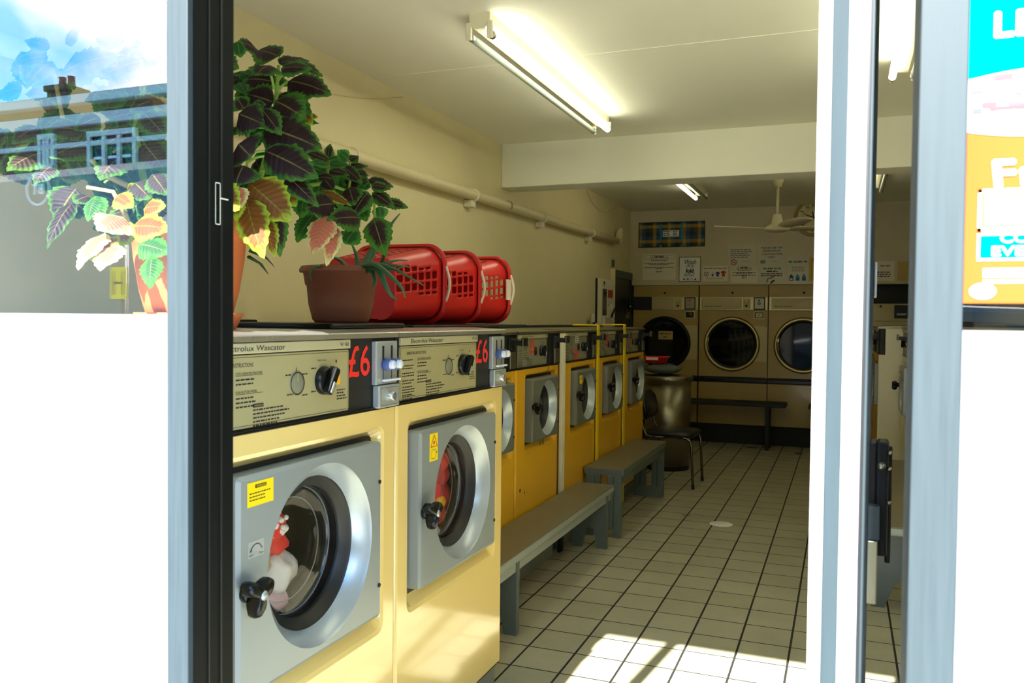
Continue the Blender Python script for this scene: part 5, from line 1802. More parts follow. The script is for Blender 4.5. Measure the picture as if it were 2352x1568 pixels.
def d_warn(m, o, W, H):
    c = o + Vector((0.17 * W, -0.0003, 0.60 * H))
    for a, b in (((-.028, 0), (.028, 0)), ((.028, 0), (0, .05)), ((0, .05), (-.028, 0))):
        m.tube([c + Vector((a[0], 0, a[1])), c + Vector((b[0], 0, b[1]))], 0.002, 'ink', 6)
    rect(m, c, UB, VB, -.002, .002, .014, .034, 'ink'); rect(m, c, UB, VB, -.002, .002, .006, .010, 'ink')
    lines(m, o + Vector((0.42 * W, 0, 0.74 * H)), UB, VB, 0.42 * W, 1, 0.01, 0.012, 'ink_grey', 5, 0.05)
    lines(m, o + Vector((0.05 * W, 0, 0.42 * H)), UB, VB, 0.85 * W, 3, 0.022, 0.011, 'ink', 6, 0.12)

def d_price(m, o, W, H):
    for i in range(3):
        lines(m, o + Vector((0.05 * W, 0, (0.74 - 0.27 * i) * H)), UB, VB, 0.42 * W, 1, 0.01, 0.010, 'ink', 90 + i, 0.1)
        lines(m, o + Vector((0.62 * W, 0, (0.74 - 0.27 * i) * H)), UB, VB, 0.30 * W, 1, 0.01, 0.010, 'ink', 95 + i, 0.1)
    outline(m, o, UB, VB, 0, W, 0, H, 0.002, 'ink')

def d_tan(m, o, W, H):
    lines(m, o + Vector((0.62 * W, 0, 0.62 * H)), UB, VB, 0.30 * W, 2, 0.02, 0.007, 'ink', 4)
def d_yel(m, o, W, H):
    outline(m, o, UB, VB, 0.12 * W, 0.88 * W, 0.08 * H, 0.86 * H, 0.004, 'ink_grey')
    rect(m, o, UB, VB, 0.2 * W, 0.5 * W, 0.88 * H, 0.97 * H, 'ink_grey')

def back_wall():
    notice('wide white DRYERS notice, leftmost of the row above the dryers', -2.122, -1.746, 1.795, 2.085, 'paper', d_dryers)
    notice('black framed poster reading Wash dry fold REPEAT', -1.712, -1.474, 1.771, 2.046, 'paper_white', d_wash, 'poster', 'poster', t=0.004)
    notice('small notice with a football and two shirts beside the framed poster', -1.452, -1.182, 1.776, 1.942, 'paper', d_football)
    notice('crinkled plastic sleeve notice with a red no smoking ring', -1.178, -0.892, 1.940, 2.168, 'sleeve', d_nosmoke)
    notice('plastic sleeve notice asking to use the baskets for clean clothes', -0.866, -0.596, 1.945, 2.172, 'sleeve', d_baskets)
    notice('smaller DRYERS notice under the no smoking sleeve', -1.150, -0.868, 1.752, 1.932, 'paper', d_dryers)
    notice('plastic sleeve notice with a green heading and a hand drawing', -0.862, -0.578, 1.742, 1.942, 'sleeve', d_service)
    notice('SOAPS notice in a plastic sleeve with three blue bottles', -0.566, -0.356, 1.746, 2.026, 'sleeve', d_soaps)
    notice('yellow paper notice at the edge of the open door, right of SOAPS', -0.348, -0.16, 1.772, 2.02, 'paper_yellow', d_yel)
    notice('warning notice with a black triangle, seen through the gap beside the door', 0.235, 0.470, 1.766, 1.966, 'paper', d_warn)
    notice('blank tan paper notice beside the warning triangle notice', 0.500, 0.70, 1.766, 1.966, 'paper_tan', d_tan)
    # tartan cloth panel with a price list pinned on it
    t = thing('tartan_hanging', 'blue and yellow tartan cloth panel high on the board over the dryers', 'cloth panel', (-1.801, YN, 2.160))
    m = MB()
    nx, nz, W, H = 40, 8, 0.732, 0.270
    vs, fs = [], []
    for j in range(nz + 1):
        for i in range(nx + 1):
            x, z = -W / 2 + W * i / nx, H * j / nz + 0.006 * (i / nx)
            y = -0.006 - 0.004 * math.sin(i * 0.55) * math.sin(j * 0.9 + 0.4)
            vs.append((x, y, z))
    for j in range(nz):
        for i in range(nx):
            a = j * (nx + 1) + i
            fs.append([a, a + 1, a + nx + 2, a + nx + 1])
    m.add(vs, fs, 'plaid', True)
    o = m.build('cloth', t)
    so = o.modifiers.new('thickness', 'SOLIDIFY'); so.thickness = 0.003; so.offset = 1
    m = MB()
    outline(m, (0, -0.0115, 0), UB, VB, -W / 2 - 0.004, W / 2 + 0.004, -0.004, H + 0.008, 0.008, 'door_black')
    for x in (-0.115, 0.115):
        rect(m, (x, -0.0118, 0), UB, VB, -0.012, 0.012, 0, H, 'ink_teal')
    m.build('edging', t)
    notice('small white price list pinned on the tartan cloth', -1.898, -1.712, 2.270, 2.345, 'paper_white', d_price).location.y = YN - 0.0125
    # clock
    t = thing('clock', 'round cream wall clock with roman numerals half hidden by the door', 'clock', (-0.312, YW, 2.432))
    R = 0.196
    m = MB()
    m.lathe([(R, 0), (R, 0.03), (R - 0.010, 0.040), (R - 0.026, 0.036), (R - 0.034, 0.022)], (0, 0, 0), (0, -1, 0), 'clock_rim', 64)
    m.build('rim', t)
    m = MB(); m.lathe([(R - 0.030, 0.022), (0, 0.022)], (0, 0, 0), (0, -1, 0), 'clock_face', 64, False); f = m.build('dial', t)
    m = MB()
    for k, s_ in enumerate(('XII', 'I', 'II', 'III', 'IIII', 'V', 'VI', 'VII', 'VIII', 'IX', 'X', 'XI')):
        a = PI / 2 - k * PI / 6
        d = Vector((math.cos(a), 0, math.sin(a)))
        tdir = Vector((math.sin(a), 0, -math.cos(a)))
        text(m, s_, Vector((0, -0.0232, 0)) + d * 0.108, tdir, d, 0.044, 'ink', min(0.058, 0.014 * len(s_) + 0.008), 'c', bold=0.0006)
    disc(m, (0, -0.0230, 0), UB, VB, 0.100, 'ink_grey', 48, 0.0985)
    m.build('numerals', f)
    def hand(a, L, w, y, nm):
        a = math.radians(a)
        d, s_ = Vector((math.sin(a), 0, math.cos(a))), Vector((math.cos(a), 0, -math.sin(a)))
        c = Vector((0, y, 0))
        m = MB()
        P = [c - d * 0.02 - s_ * w, c - d * 0.02 + s_ * w, c + d * L * .6 + s_ * w * 1.3, c + d * L, c + d * L * .6 - s_ * w * 1.3]
        Q = [p + Vector((0, -0.0015, 0)) for p in P]
        m.add(P + Q, [[0, 1, 2, 3, 4], [5, 6, 7, 8, 9]] + [[i, (i + 1) % 5, 5 + (i + 1) % 5, 5 + i] for i in range(5)], 'ink')
        m.build(nm, t)
    hand(-68, 0.115, 0.004, -0.0255, 'minute_hand')
    hand(-10, 0.075, 0.005, -0.0285, 'hour_hand')
back_wall()

# ------------------------------------------------------------------ ceiling things
def fan():
    t = thing('ceiling_fan', 'white three bladed ceiling fan hanging before the back wall', 'ceiling fan', (-0.542, 7.5, ZC))
    m = MB()
    m.lathe([(0.0, 0.0), (0.052, 0.0), (0.054, -0.01), (0.030, -0.085), (0.0, -0.085)], (0, 0, 0), (0, 0, 1), 'fan_white', 32)
    m.build('canopy', t)
    m = MB(); m.cyl((0, 0, -0.08), (0, 0, -0.33), 0.012, 'fan_white', seg=14); m.build('rod', t)
    m = MB()
    m.lathe([(0.0, -0.315), (0.030, -0.315), (0.036, -0.33), (0.048, -0.395), (0.07, -0.41), (0.105, -0.432), (0.108, -0.446), (0.085, -0.462), (0.05, -0.468), (0.0, -0.469)], (0, 0, 0), (0, 0, 1), 'fan_white', 36)
    m.build('motor_housing', t)
    for k, a in enumerate((188, 300, 52)):
        mt = Matrix.Translation((0, 0, -0.437)) @ Matrix.Rotation(math.radians(a), 4, 'Z')
        m = MB()
        n = 12
        top, bot = [], []
        vs = []
        for i in range(n + 1):
            u_ = i / n
            x = 0.10 + 0.42 * u_
            hw = 0.030 + 0.050 * math.sin(PI * min(1, u_ * 0.72 + 0.1)) * (1 if u_ < 0.98 else 0.8)
            tw = math.radians(-10 + 3 * u_)
            zz = 0.008 + 0.02 * u_
            for s_ in (-1, 1):
                for th in (-0.002, 0.002):
                    vs.append(mt @ Vector((x, s_ * hw * math.cos(tw), zz + s_ * hw * math.sin(tw) + th)))
        fs = []
        for i in range(n):
            b = i * 4
            fs += [[b, b + 4, b + 6, b + 2], [b + 1, b + 3, b + 7, b + 5], [b, b + 1, b + 5, b + 4], [b + 2, b + 6, b + 7, b + 3]]
        fs += [[0, 2, 3, 1], [n * 4, n * 4 + 1, n * 4 + 3, n * 4 + 2]]
        m.add(vs, fs, 'fan_white', True)
        m.build('blade', t)
fan()

def lamp(label, x, y0, y1, lit=(0, 1), z=ZC, mt='tube_on'):
    t = thing('ceiling_light', label, 'ceiling light', (x, (y0 + y1) / 2, z))
    L = (y1 - y0) / 2
    m = MB()
    P = [(-0.045, 0.0), (0.045, 0.0), (0.045, -0.042), (0.022, -0.062), (-0.022, -0.062), (-0.045, -0.042)]
    vs = [(a, -L, b) for a, b in P] + [(a, L, b) for a, b in P]
    n = len(P)
    m.add(vs, [list(range(n)), list(range(n, 2 * n))[::-1]] + [[i, (i + 1) % n, n + (i + 1) % n, n + i] for i in range(n)], 'lamp_white')
    m.build('batten', t)
    for s_, on in zip((-1, 1), lit):
        xx, zz = s_ * 0.046, -0.086
        for e in (-1, 1):
            m = MB()
            m.box(xx - 0.012, xx + 0.012, e * L - 0.010 if e > 0 else e * L - 0.006, e * L + 0.006 if e > 0 else e * L + 0.010, zz - 0.018, -0.035, 'lamp_white', 0.004)
            m.build('lamp_holder', t)
        m = MB(); m.cyl((xx, -L + 0.03, zz), (xx, L - 0.03, zz), 0.0165 if on else 0.0155, mt if on else 'tube_off', seg=16)
        tb = m.build('tube', t)
        m = MB()
        for e in (-1, 1):
            m.cyl((xx, e * (L - 0.032), zz), (xx, e * (L - 0.008), zz), 0.0168, 'steel', seg=16)
        m.build('end_cap', tb)
lamp('double fluorescent ceiling light over the aisle near the door, one tube dark', -1.385, 3.12, 4.96, lit=(0, 1))
lamp('fluorescent ceiling light beyond the beam at the left of the fan', -1.262, 6.15, 8.0, lit=(1, 0), mt='tube_dim')
lamp('fluorescent ceiling light near the shopfront, seen beside the open door', 0.235, 2.50, 4.34, lit=(1, 0))
lamp('fluorescent ceiling light beyond the beam, its end showing beside the open door', 0.235, 6.15, 8.0, lit=(1, 0), mt='tube_dim')

# ------------------------------------------------------------------ left wall
def pipe():
    t = thing('mounted_pipe', 'cream painted plastic pipe running along the left wall', 'pipe', (-2.215, 2.0, 2.11))
    inv = lambda p: (p[0] + 2.215, p[1] - 2.0, p[2] - 2.11)
    zs = lambda y: 2.106 + 0.0085 * (y - 2.0)
    m = MB()
    y1 = 8.60
    m.tube([inv((-2.215, y, zs(y))) for y in (1.2, 3, 5, 7, y1)], 0.034, 'pipe_paint', 18)
    m.build('pipe_run', t)
    m = MB()
    P = [(-2.215, y1 - 0.02, zs(y1)), (-2.215, y1 + 0.03, zs(y1)), (-2.215, y1 + 0.065, zs(y1) + 0.018), (-2.215, y1 + 0.08, zs(y1) + 0.055), (-2.215, y1 + 0.08, zs(y1) + 0.095), (-2.218, y1 + 0.075, zs(y1) + 0.120), (-2.230, y1 + 0.07, zs(y1) + 0.126)]
    m.tube([inv(p) for p in P], 0.039, 'pipe_paint', 16)
    m.build('elbow', t)
    for y in (3.5, 4.93, 6.27, 7.62, 2.1):
        m = MB()
        c = (-2.215, y, zs(y))
        m.lathe([(0.034, -0.009), (0.041, -0.009), (0.041, 0.009), (0.034, 0.009)], inv(c), (0, 1, 0), 'clip_white', 20)
        m.box(-0.053, 0.0, y - 2 - 0.040, y - 2 + 0.030, zs(y) - 2.11 - 0.078, zs(y) - 2.11 - 0.034, 'clip_white', 0.003)
        m.build('pipe_clip', t)
    m = MB()
    for y in (5.78, 5.80):
        m.lathe([(0.0348, -0.005), (0.036, -0.005), (0.036, 0.005), (0.0348, 0.005)], inv((-2.215, y - 0.28, zs(y))), (0, 1, 0), 'steel_dull', 18)
    m.lathe([(0.0345, -0.012), (0.0375, -0.012), (0.0375, 0.012), (0.0345, 0.012)], inv((-2.215, 5.83, zs(5.83))), (0, 1, 0), 'clip_white', 20)
    m.lathe([(0.0345, -0.02), (0.0370, -0.02), (0.0370, 0.02), (0.0345, 0.02)], inv((-2.215, 6.20, zs(6.2))), (0, 1, 0), 'pipe_paint', 20)
    m.build('pipe_joint', t)
    m = MB()
    P = [on_wall(*q) for q in ((1347, 436), (1352, 450), (1362, 468), (1376, 482), (1390, 487), (1403, 484), (1412, 478), (1418, 474), (1418, 490), (1417, 528))]
    m.tube(P, 0.0035, 'pipe_paint', 6)
    tag(m.build('loose_cord'), 'thin painted cable drooping from the ceiling to the end of the pipe', 'cord')
    m = MB()
    P = [on_wall(*q) for q in ((742, 208), (765, 215), (800, 221), (840, 225), (885, 226), (925, 223))]
    m.tube(P, 0.003, 'pipe_paint', 6)
    tag(m.build('loose_cord'), 'thin painted cable sagging high on the left wall above the coleus', 'cord')

def on_wall(x, y, c=XW + 0.004):
    d = FW * F_PX + RT * (x - 1176) - UP * (y - 784)
    return CAMP + d * ((c - CAMP.x) / d.x)
pipe()

UL, VL = (0, 1, 0), (0, 0, 1)
def left_wall():
    t = thing('vending_cabinet', 'cream soap vending cabinet on the left wall beside the black door', 'vending cabinet', (XW, 7.98, 1.25))
    m = MB(); m.box(0, 0.055, 0.0, 0.52, 0.0, 0.50, 'paper', 0.004); m.box(0.0, 0.020, -0.010, 0.002, 0.06, 0.50, 'door_black', 0.002); m.build('cabinet', t)
    m = MB(); m.box(0.05, 0.058, 0.06, 0.21, 0.135, 0.40, 'dark_glass', 0.002); w_ = m.build('display_window', t)
    m = MB(); m.cyl((0.055, 0.11, 0.46), (0.062, 0.11, 0.46), 0.012, 'black_matt', seg=12); m.box(0.055, 0.058, 0.105, 0.115, 0.42, 0.45, 'black_matt'); m.build('cabinet_lock', t)
    m = MB()
    m.box(0.0552, 0.0565, 0.255, 0.455, 0.20, 0.395, 'paper_white')
    m.box(0.0556, 0.0570, 0.255, 0.455, 0.315, 0.395, 'ink_red')
    lines(m, (0.0572, 0.27, 0.30), UL, VL, 0.07, 5, 0.02, 0.009, 'ink', 3)
    lines(m, (0.0572, 0.36, 0.30), UL, VL, 0.08, 3, 0.02, 0.009, 'ink', 4)
    m.build('price_card', t)
    m = MB()
    m.box(0.055, 0.085, 0.06, 0.44, 0.0, 0.115, 'sleeve', 0.006)
    rect(m, (0.0856, 0.30, 0.02), UL, VL, 0, 0.09, 0, 0.08, 'paper_white')
    lines(m, (0.0862, 0.31, 0.075), UL, VL, 0.06, 4, 0.018, 0.010, 'ink', 8)
    m.build('leaflet_tray', t)
    m = MB(); m.tube([(0.07, 0.36, 0.125), (0.075, 0.47, 0.21)], 0.012, 'black_matt', 8, 0.009); m.build('pull_lever', t)
    # black door at the far end of the left wall
    d = thing('door_2', None, None, (XW, 8.55, 0)); d['kind'] = 'structure'
    m = MB()
    m.box(0.0, 0.05, -0.008, 0.0, 0, 1.875, 'wall_paint')
    m.box(0.0, 0.03, 0.0, 0.05, 0, 1.87, 'door_black', 0.003)
    m.box(0.0, 0.03, 0.78, 0.83, 0, 1.87, 'door_black', 0.003)
    m.box(0.0, 0.035, 0.0, 0.83, 1.79, 1.872, 'grey_cloth', 0.003)
    m.build('door_frame', d)
    m = MB(); m.box(0.0, 0.018, 0.05, 0.78, 0.0, 1.79, 'door_black', 0.002); m.build('door_panel', d)
    m = MB()
    m.box(0.018, 0.024, 0.60, 0.66, 1.40, 1.58, 'black_gloss', 0.003)
    m.lathe([(0.012, 0), (0.012, 0.02), (0.024, 0.025), (0.024, 0.045), (0.0, 0.05)], (0.024, 0.63, 1.49), (1, 0, 0), 'chrome', 18)
    m.build('door_knob', d)
    m = MB(); m.box(0.018, 0.022, 0.62, 0.76, 1.36, 1.43, 'steel_dull', 0.002); m.build('door_plate', d)
    m = MB(); m.box(0.0, 0.02, 0.02, 0.075, 1.90, 1.97, 'grey_cloth', 0.003)
    tag(m.build('sensor', None, (XW, 8.55, 0)), 'tiny dark sensor box above the corner of the black door', 'sensor')
    # card standing behind the third visible yellow machine
    m = MB(); m.box(-0.002, 0.002, -0.05, 0.05, 0.0, 0.10, 'paper_white', 0.001); m.box(-0.012, 0.012, -0.025, 0.025, -0.012, 0.016, 'black_matt', 0.003)
    o = m.build('white_card', None, (-2.215, 7.72, 1.301))
    tag(o, 'small white card standing at the back near the vending cabinet', 'card')
    # ledge closing the service gap behind the yellow machines
    m = MB(); m.box(XW, XW + 0.11, 2.9, 7.9, 1.255, 1.288, 'black_matt', 0.006)
    struct('trim_4', m)
    m = MB(); m.lathe([(0.075, 0), (0.072, 0.002), (0.0, 0.0024)], (0, 0, 0), (0, 0, 1), 'paper_white', 24)
    o = m.build('filler_patch', None, on_floor(1656, 1203))
    tag(o, 'pale round patch of filler on the floor tiles in mid aisle', 'patch')

def marks():
    fl = bpy.data.objects['floor']
    rr = random.Random(8)
    for px, py, w_, h_ in ((1576, 1183, 0.055, 0.012), (1727, 1027, 0.09, 0.05), (1836, 1041, 0.06, 0.07), (1745, 1402, 0.02, 0.012)):
        c = on_floor(px, py, 0.0008)
        m = MB()
        n = 14
        m.add([c + Vector((math.cos(2 * PI * i / n) * w_ * rr.uniform(.5, 1.1), math.sin(2 * PI * i / n) * h_ * rr.uniform(.4, 1.1), 0)) for i in range(n)], [list(range(n))], 'ink')
        m.build('floor_stain', fl)
    wm = [o for o in bpy.data.objects if o.name.startswith('washing_machine') and o.get('label', '').startswith('yellow washing machine with a bright red')][0]
    for nm, spots in (('paint_chip', ((1194, 1127, .012), (1205, 1131, .009), (1212, 1129, .004), (1220, 1127, .003), (1203, 1124, .004))), ('grime_mark', ((1260, 846, .010), (1257, 853, .014), (1240, 1016, .016), (1247, 1013, .018)))):
        m = MB()
        for px, py, r in spots:
            c = on_wall(px, py, -1.4993) - Vector(wm.location)
            n = 10
            m.add([c + Vector((0, math.cos(2 * PI * i / n) * r * rr.uniform(.4, 1.1), math.sin(2 * PI * i / n) * r * rr.uniform(.5, 1.2))) for i in range(n)], [list(range(n))], 'ink' if nm == 'paint_chip' else 'tag_grime')
        q_ = m.build(nm, wm)
        if nm == 'paint_chip':
            q_['kind'] = 'stuff'

def on_floor(x, y, z=0.0):
    d = FW * F_PX + RT * (x - 1176) - UP * (y - 784)
    return CAMP + d * ((z - CAMP.z) / d.z)
left_wall()
marks()

# ------------------------------------------------------------------ poster on the right-hand window
def poster():
    t = thing('window_poster', 'turquoise and orange overexposed poster on the right shop window', 'poster', (0.1205, 1.0455, 1.366))
    m = MB(); m.box(0, 0.40, -0.0012, 0, 0, 0.59, 'poster_orange'); sh = m.build('sheet', t)
    y = -0.0018
    m = MB()
    rect(m, (0, y, 0), UB, VB, 0, 0.40, 0.245, 0.59, 'poster_teal')
    m.build('turquoise_field', t)
    m = MB()
    n = 40
    c = Vector((0.085, y - 0.0004, 0.215))
    disc(m, c, UB, VB, 0.10, 'poster_cream', 48, 0, 1.3, 0.37)
    m.build('cream_oval', t)
    m = MB()
    yy = y - 0.0008
    rr = random.Random(5)
    for i in range(26):
        x, z = rr.uniform(0.004, 0.12), 0.195 + rr.uniform(0, 0.048)
        w_, h_ = rr.uniform(0.006, 0.02), rr.uniform(0.003, 0.007)
        rect(m, (x, yy - i * 0.00002, z), UB, VB, 0, w_, 0, h_, ('poster_blue', 'poster_pink', 'poster_green', 'poster_cream')[i % 4])
    rect(m, (0.022, yy - 0.001, 0.2085), UB, VB, 0, 0.06, 0, 0.004, 'poster_pink')
    rect(m, (0.040, yy - 0.001, 0.2125), UB, VB, 0, 0.06, 0, 0.003, 'poster_blue')
    m.build('oval_picture', t)
    m = MB()
    text(m, 'QU', (0.026, yy, 0.338), UB, VB, 0.040, 'poster_cream', 0.062, bold=0.002)
    m.build('poster_lettering', t)
    m = MB()
    text(m, 'LEE', (0.026, yy, 0.287), UB, VB, 0.026, 'poster_cream', 0.058, bold=0.0014)
    m.build('poster_lettering', t)
    m = MB()
    text(m, 'Fri', (0.030, yy, 0.126), UB, VB, 0.028, 'poster_cream', 0.052, bold=0.0016, shear=-0.1)
    m.build('poster_lettering', t)
    m = MB()
    text(m, 'COM', (0.036, yy, 0.0655), UB, VB, 0.010, 'poster_cream', 0.040, bold=0.0004)
    text(m, 'EVERY', (0.028, yy, 0.0515), UB, VB, 0.010, 'poster_cream', 0.056, bold=0.0004)
    m.build('poster_lettering', t)
    m = MB()
    y2 = y - 0.0003
    outline(m, (0, y2, 0), UB, VB, 0.0135, 0.30, 0.078, 0.128 - 0.004, 0.004, 'poster_cream')
    rect(m, (0, y2, 0), UB, VB, 0.019, 0.30, 0.083, 0.119, 'poster_green')
    rect(m, (0, y2 - 0.0002, 0), UB, VB, 0.021, 0.034, 0.099, 0.117, 'poster_cream')
    rect(m, (0, y2 - 0.0002, 0), UB, VB, 0.037, 0.09, 0.099, 0.117, 'poster_cream')
    rect(m, (0, y2 - 0.0002, 0), UB, VB, 0.023, 0.09, 0.086, 0.093, 'poster_cream')
    rect(m, (0, y2, 0), UB, VB, 0.0135, 0.30, 0.046, 0.080 - 0.004, 'poster_cream')
    rect(m, (0, y2 - 0.0002, 0), UB, VB, 0.0165, 0.30, 0.049, 0.0735, 'poster_teal')
    rect(m, (0, y2, 0), UB, VB, 0.020, 0.30, 0.028, 0.038, 'poster_cream')
    rect(m, (0, y2, 0), UB, VB, 0.020, 0.30, 0.0215, 0.0255, 'poster_cream')
    disc(m, (0.020, y2 - 0.0003, 0.013), UB, VB, 0.012, 'poster_cream', 24, 0, 1.1, 0.75)
    m.build('poster_boxes', t)
poster()

# ------------------------------------------------------------------ the street, seen as reflections in the glass
def street():
    m = MB(); m.box(-40, 30, -2.2, 0.985, -0.16, -0.02, 'pavement'); struct('street_pavement', m)
    m = MB(); m.box(-40, 30, -9.5, -2.2, -0.30, -0.14, 'asphalt'); struct('street_road', m)
    m = MB(); m.box(-40, 30, -14, -9.5, -0.16, -0.02, 'pavement'); struct('street_pavement', m)
    # terrace opposite
    Y = -12.2
    t = thing('street_terrace', 'brown brick terrace with pale cornice bands and chimney, reflected in the left window', 'building', (-16, Y, -0.02))
    m = MB(); m.box(-22, 34, -7, 0, 0, 6.15, 'brick'); m.build('brick_wall', t)
    m = MB(); m.box(-22, 34, -7, 0.02, 0, 3.2, 'brick'); m.build('ground_floor', t)
    for z0, z1, pr, nm in ((6.10, 6.30, 0.25, 'cornice'), (5.64, 5.90, 0.12, 'string_course'), (5.16, 5.28, 0.08, 'sill_band')):
        m = MB(); m.box(-22, 34, -0.02, pr, z0, z1, 'stucco', 0.02); m.build(nm, t)
    m = MB()
    m.prism([(0.25, 6.30), (-0.4, 6.42), (-3.5, 6.5), (-7.2, 6.3)], 0, -22, 34, 'slate')
    m.build('roof', t)
    for cx in (-10.5, -1.3, 7.0, 15.5, 24.0):
        m = MB()
        m.box(cx - 0.30, cx + 0.30, -0.85, -0.25, 6.0, 6.60, 'brick'); m.box(cx - 0.36, cx + 0.36, -0.91, -0.19, 6.60, 6.74, 'brick', 0.02)
        ch = m.build('chimney', t)
        for k in (-0.14, 0.14):
            m = MB(); m.lathe([(0.10, 6.73), (0.08, 6.95), (0.095, 7.0), (0.0, 7.0)], (cx + k, -0.55, 0), (0, 0, 1), 'chimney_pot', 14); m.build('chimney_pot', ch)
    for cx, W, z0, z1 in ((-12.0, 0.44, 4.58, 5.46), (-7.0, 0.44, 4.58, 5.46), (-1.25, 0.16, 4.80, 5.40), (0.75, 0.62, 4.40, 5.36), (4.2, 0.44, 4.58, 5.46), (8.5, 0.44, 4.58, 5.46), (13.0, 0.44, 4.58, 5.46), (17.5, 0.44, 4.58, 5.46), (22.0, 0.44, 4.58, 5.46)):
        m = MB()
        outline(m, (cx, 0.05, 0), UB, VB, -W - 0.10, W + 0.10, z0 - 0.10, z1 + 0.12, 0.10, 'stucco')
        m.box(cx - W - 0.10, cx + W + 0.10, 0, 0.10, z1, z1 + 0.12, 'stucco')
        m.box(cx - W - 0.12, cx + W + 0.12, 0, 0.14, z0 - 0.10, z0, 'stucco')
        for k in (-W - 0.05, -W * 0.36, W * 0.36, W + 0.05):
            m.box(cx + k - 0.05, cx + k + 0.05, 0, 0.09, z0, z1, 'stucco')
        w_ = m.build('window', t)
        m = MB(); m.box(cx - W, cx + W, 0.002, 0.02, z0, z1, 'dark_glass'); m.build('pane', w_)
        m = MB()
        for k in (-W * 0.68, 0, W * 0.68):
            m.box(cx + k - W * 0.2, cx + k + W * 0.2, 0.02, 0.05, (z0 + z1) / 2 - 0.03, (z0 + z1) / 2 + 0.03, 'van_white')
        m.build('glazing_bar', w_)
    # van parked at the kerb
    t = thing('parked_van', 'tall grey van with a round white emblem, reflected in the left window', 'van', (-4.6, -1.55, -0.14))
    m = MB()
    def vsec(x, top, w0):
        pass
    side = [(-2.2, 0.35), (-2.2, 2.1), (-2.12, 2.28), (1.5, 2.34), (2.0, 2.2), (2.75, 1.35), (3.35, 1.15), (3.45, 0.9), (3.45, 0.35)]
    def ring(y, k):
        return [(x, y, 0.35 + (z - 0.35) * k) for x, z in side]
    loft(m, [ring(-1.0, 0.97), ring(-0.92, 1.0), ring(0.05, 1.0), ring(0.13, 0.97)], 'van_grey', False, True, True)
    bd = m.build('van_body', t)
    m = MB()
    m.box(1.55, 2.35, 0.125, 0.14, 1.32, 1.95, 'dark_glass', 0.02); m.box(-1.9, -1.1, 0.125, 0.14, 1.35, 1.9, 'van_white', 0.02)
    m.box(-0.9, 0.5, 0.125, 0.137, 0.55, 1.30, 'van_white', 0.01); m.box(0.7, 1.35, 0.125, 0.139, 0.6, 1.25, 'van_white', 0.02)
    m.build('side_panel', bd)
    m = MB()
    c = Vector((0.28, 0.139, 2.20))
    disc(m, c, (1, 0, 0), VB, 0.095, 'van_white', 40, 0.082)
    ub = (-1, 0, 0)
    text(m, 'BT', c + Vector((0, 0.001, -0.028)), ub, VB, 0.056, 'van_white', 0.09, 'c', bold=0.003)
    m.build('round_emblem', bd)
    for x in (-1.35, 2.55):
        for y in (0.02, -0.9):
            m = MB()
            m.lathe([(0.0, -0.11), (0.27, -0.11), (0.34, -0.09), (0.345, 0.09), (0.30, 0.11), (0.21, 0.11)], (x, y, 0.345), (0, 1, 0), 'tyre', 32)
            w_ = m.build('wheel', t)
            m = MB(); m.lathe([(0.21, 0.10), (0.19, 0.08), (0.06, 0.11), (0, 0.115)], (x, y, 0.345), (0, 1, 0), 'van_grey', 28); m.build('hub_cap', w_)
    # hydrant sign on a short post
    t = thing('hydrant_sign', 'yellow hydrant sign with a black H on a grey post, reflected in the left window', 'sign', (-2.85, -0.62, -0.02))
    m = MB(); m.cyl((0, 0, 0), (0, 0, 1.66), 0.02, 'van_grey', seg=14); m.build('post', t)
    m = MB(); m.box(-0.045, 0.045, 0.02, 0.024, 1.43, 1.565, 'sticker_yellow', 0.001); p = m.build('sign_plate', t)
    m = MB()
    for s_ in (-1, 1):
        rect(m, (s_ * 0.025, 0.0246, 1.448), (-1, 0, 0), VB, -0.005, 0.005, 0, 0.10, 'ink')
    rect(m, (0, 0.0246, 1.493), (-1, 0, 0), VB, -0.025, 0.025, 0, 0.010, 'ink')
    m.build('sign_lettering', p)
    # parked car
    t = thing('parked_car', 'silver car parked across the road, reflected in a dryer door', 'car', (0.2, -4.45, -0.14))
    m = MB()
    side = [(-2.1, 0.28), (-2.15, 0.62), (-2.0, 0.86), (-1.0, 1.02), (-0.35, 1.48), (0.3, 1.60), (1.4, 1.56), (2.0, 1.10), (2.15, 0.95), (2.15, 0.28)]
    def cr_(y, f, zt):
        return [(x * f, y, 0.28 + (z - 0.28) * (zt if z > 1.1 else 1)) for x, z in side]
    loft(m, [cr_(-0.88, .97, .97), cr_(-0.85, .99, .99), cr_(-0.7, 1, 1), cr_(0.7, 1, 1), cr_(0.85, .99, .99), cr_(0.88, .97, .97)], 'car_silver', False, True, True)
    bd = m.build('car_body', t)
    m = MB()
    for s_ in (-1, 1):
        y = s_ * 0.883
        P = [(-0.85, 1.06), (-0.30, 1.40), (0.28, 1.50), (1.30, 1.46), (1.75, 1.10)]
        vs = [(x, y, z) for x, z in P] + [(x, y + s_ * 0.006, z) for x, z in P]
        m.add(vs, [list(range(5)), list(range(5, 10))[::-1]] + [[i, (i + 1) % 5, 5 + (i + 1) % 5, 5 + i] for i in range(5)], 'dark_glass')
    m.build('side_window', bd)
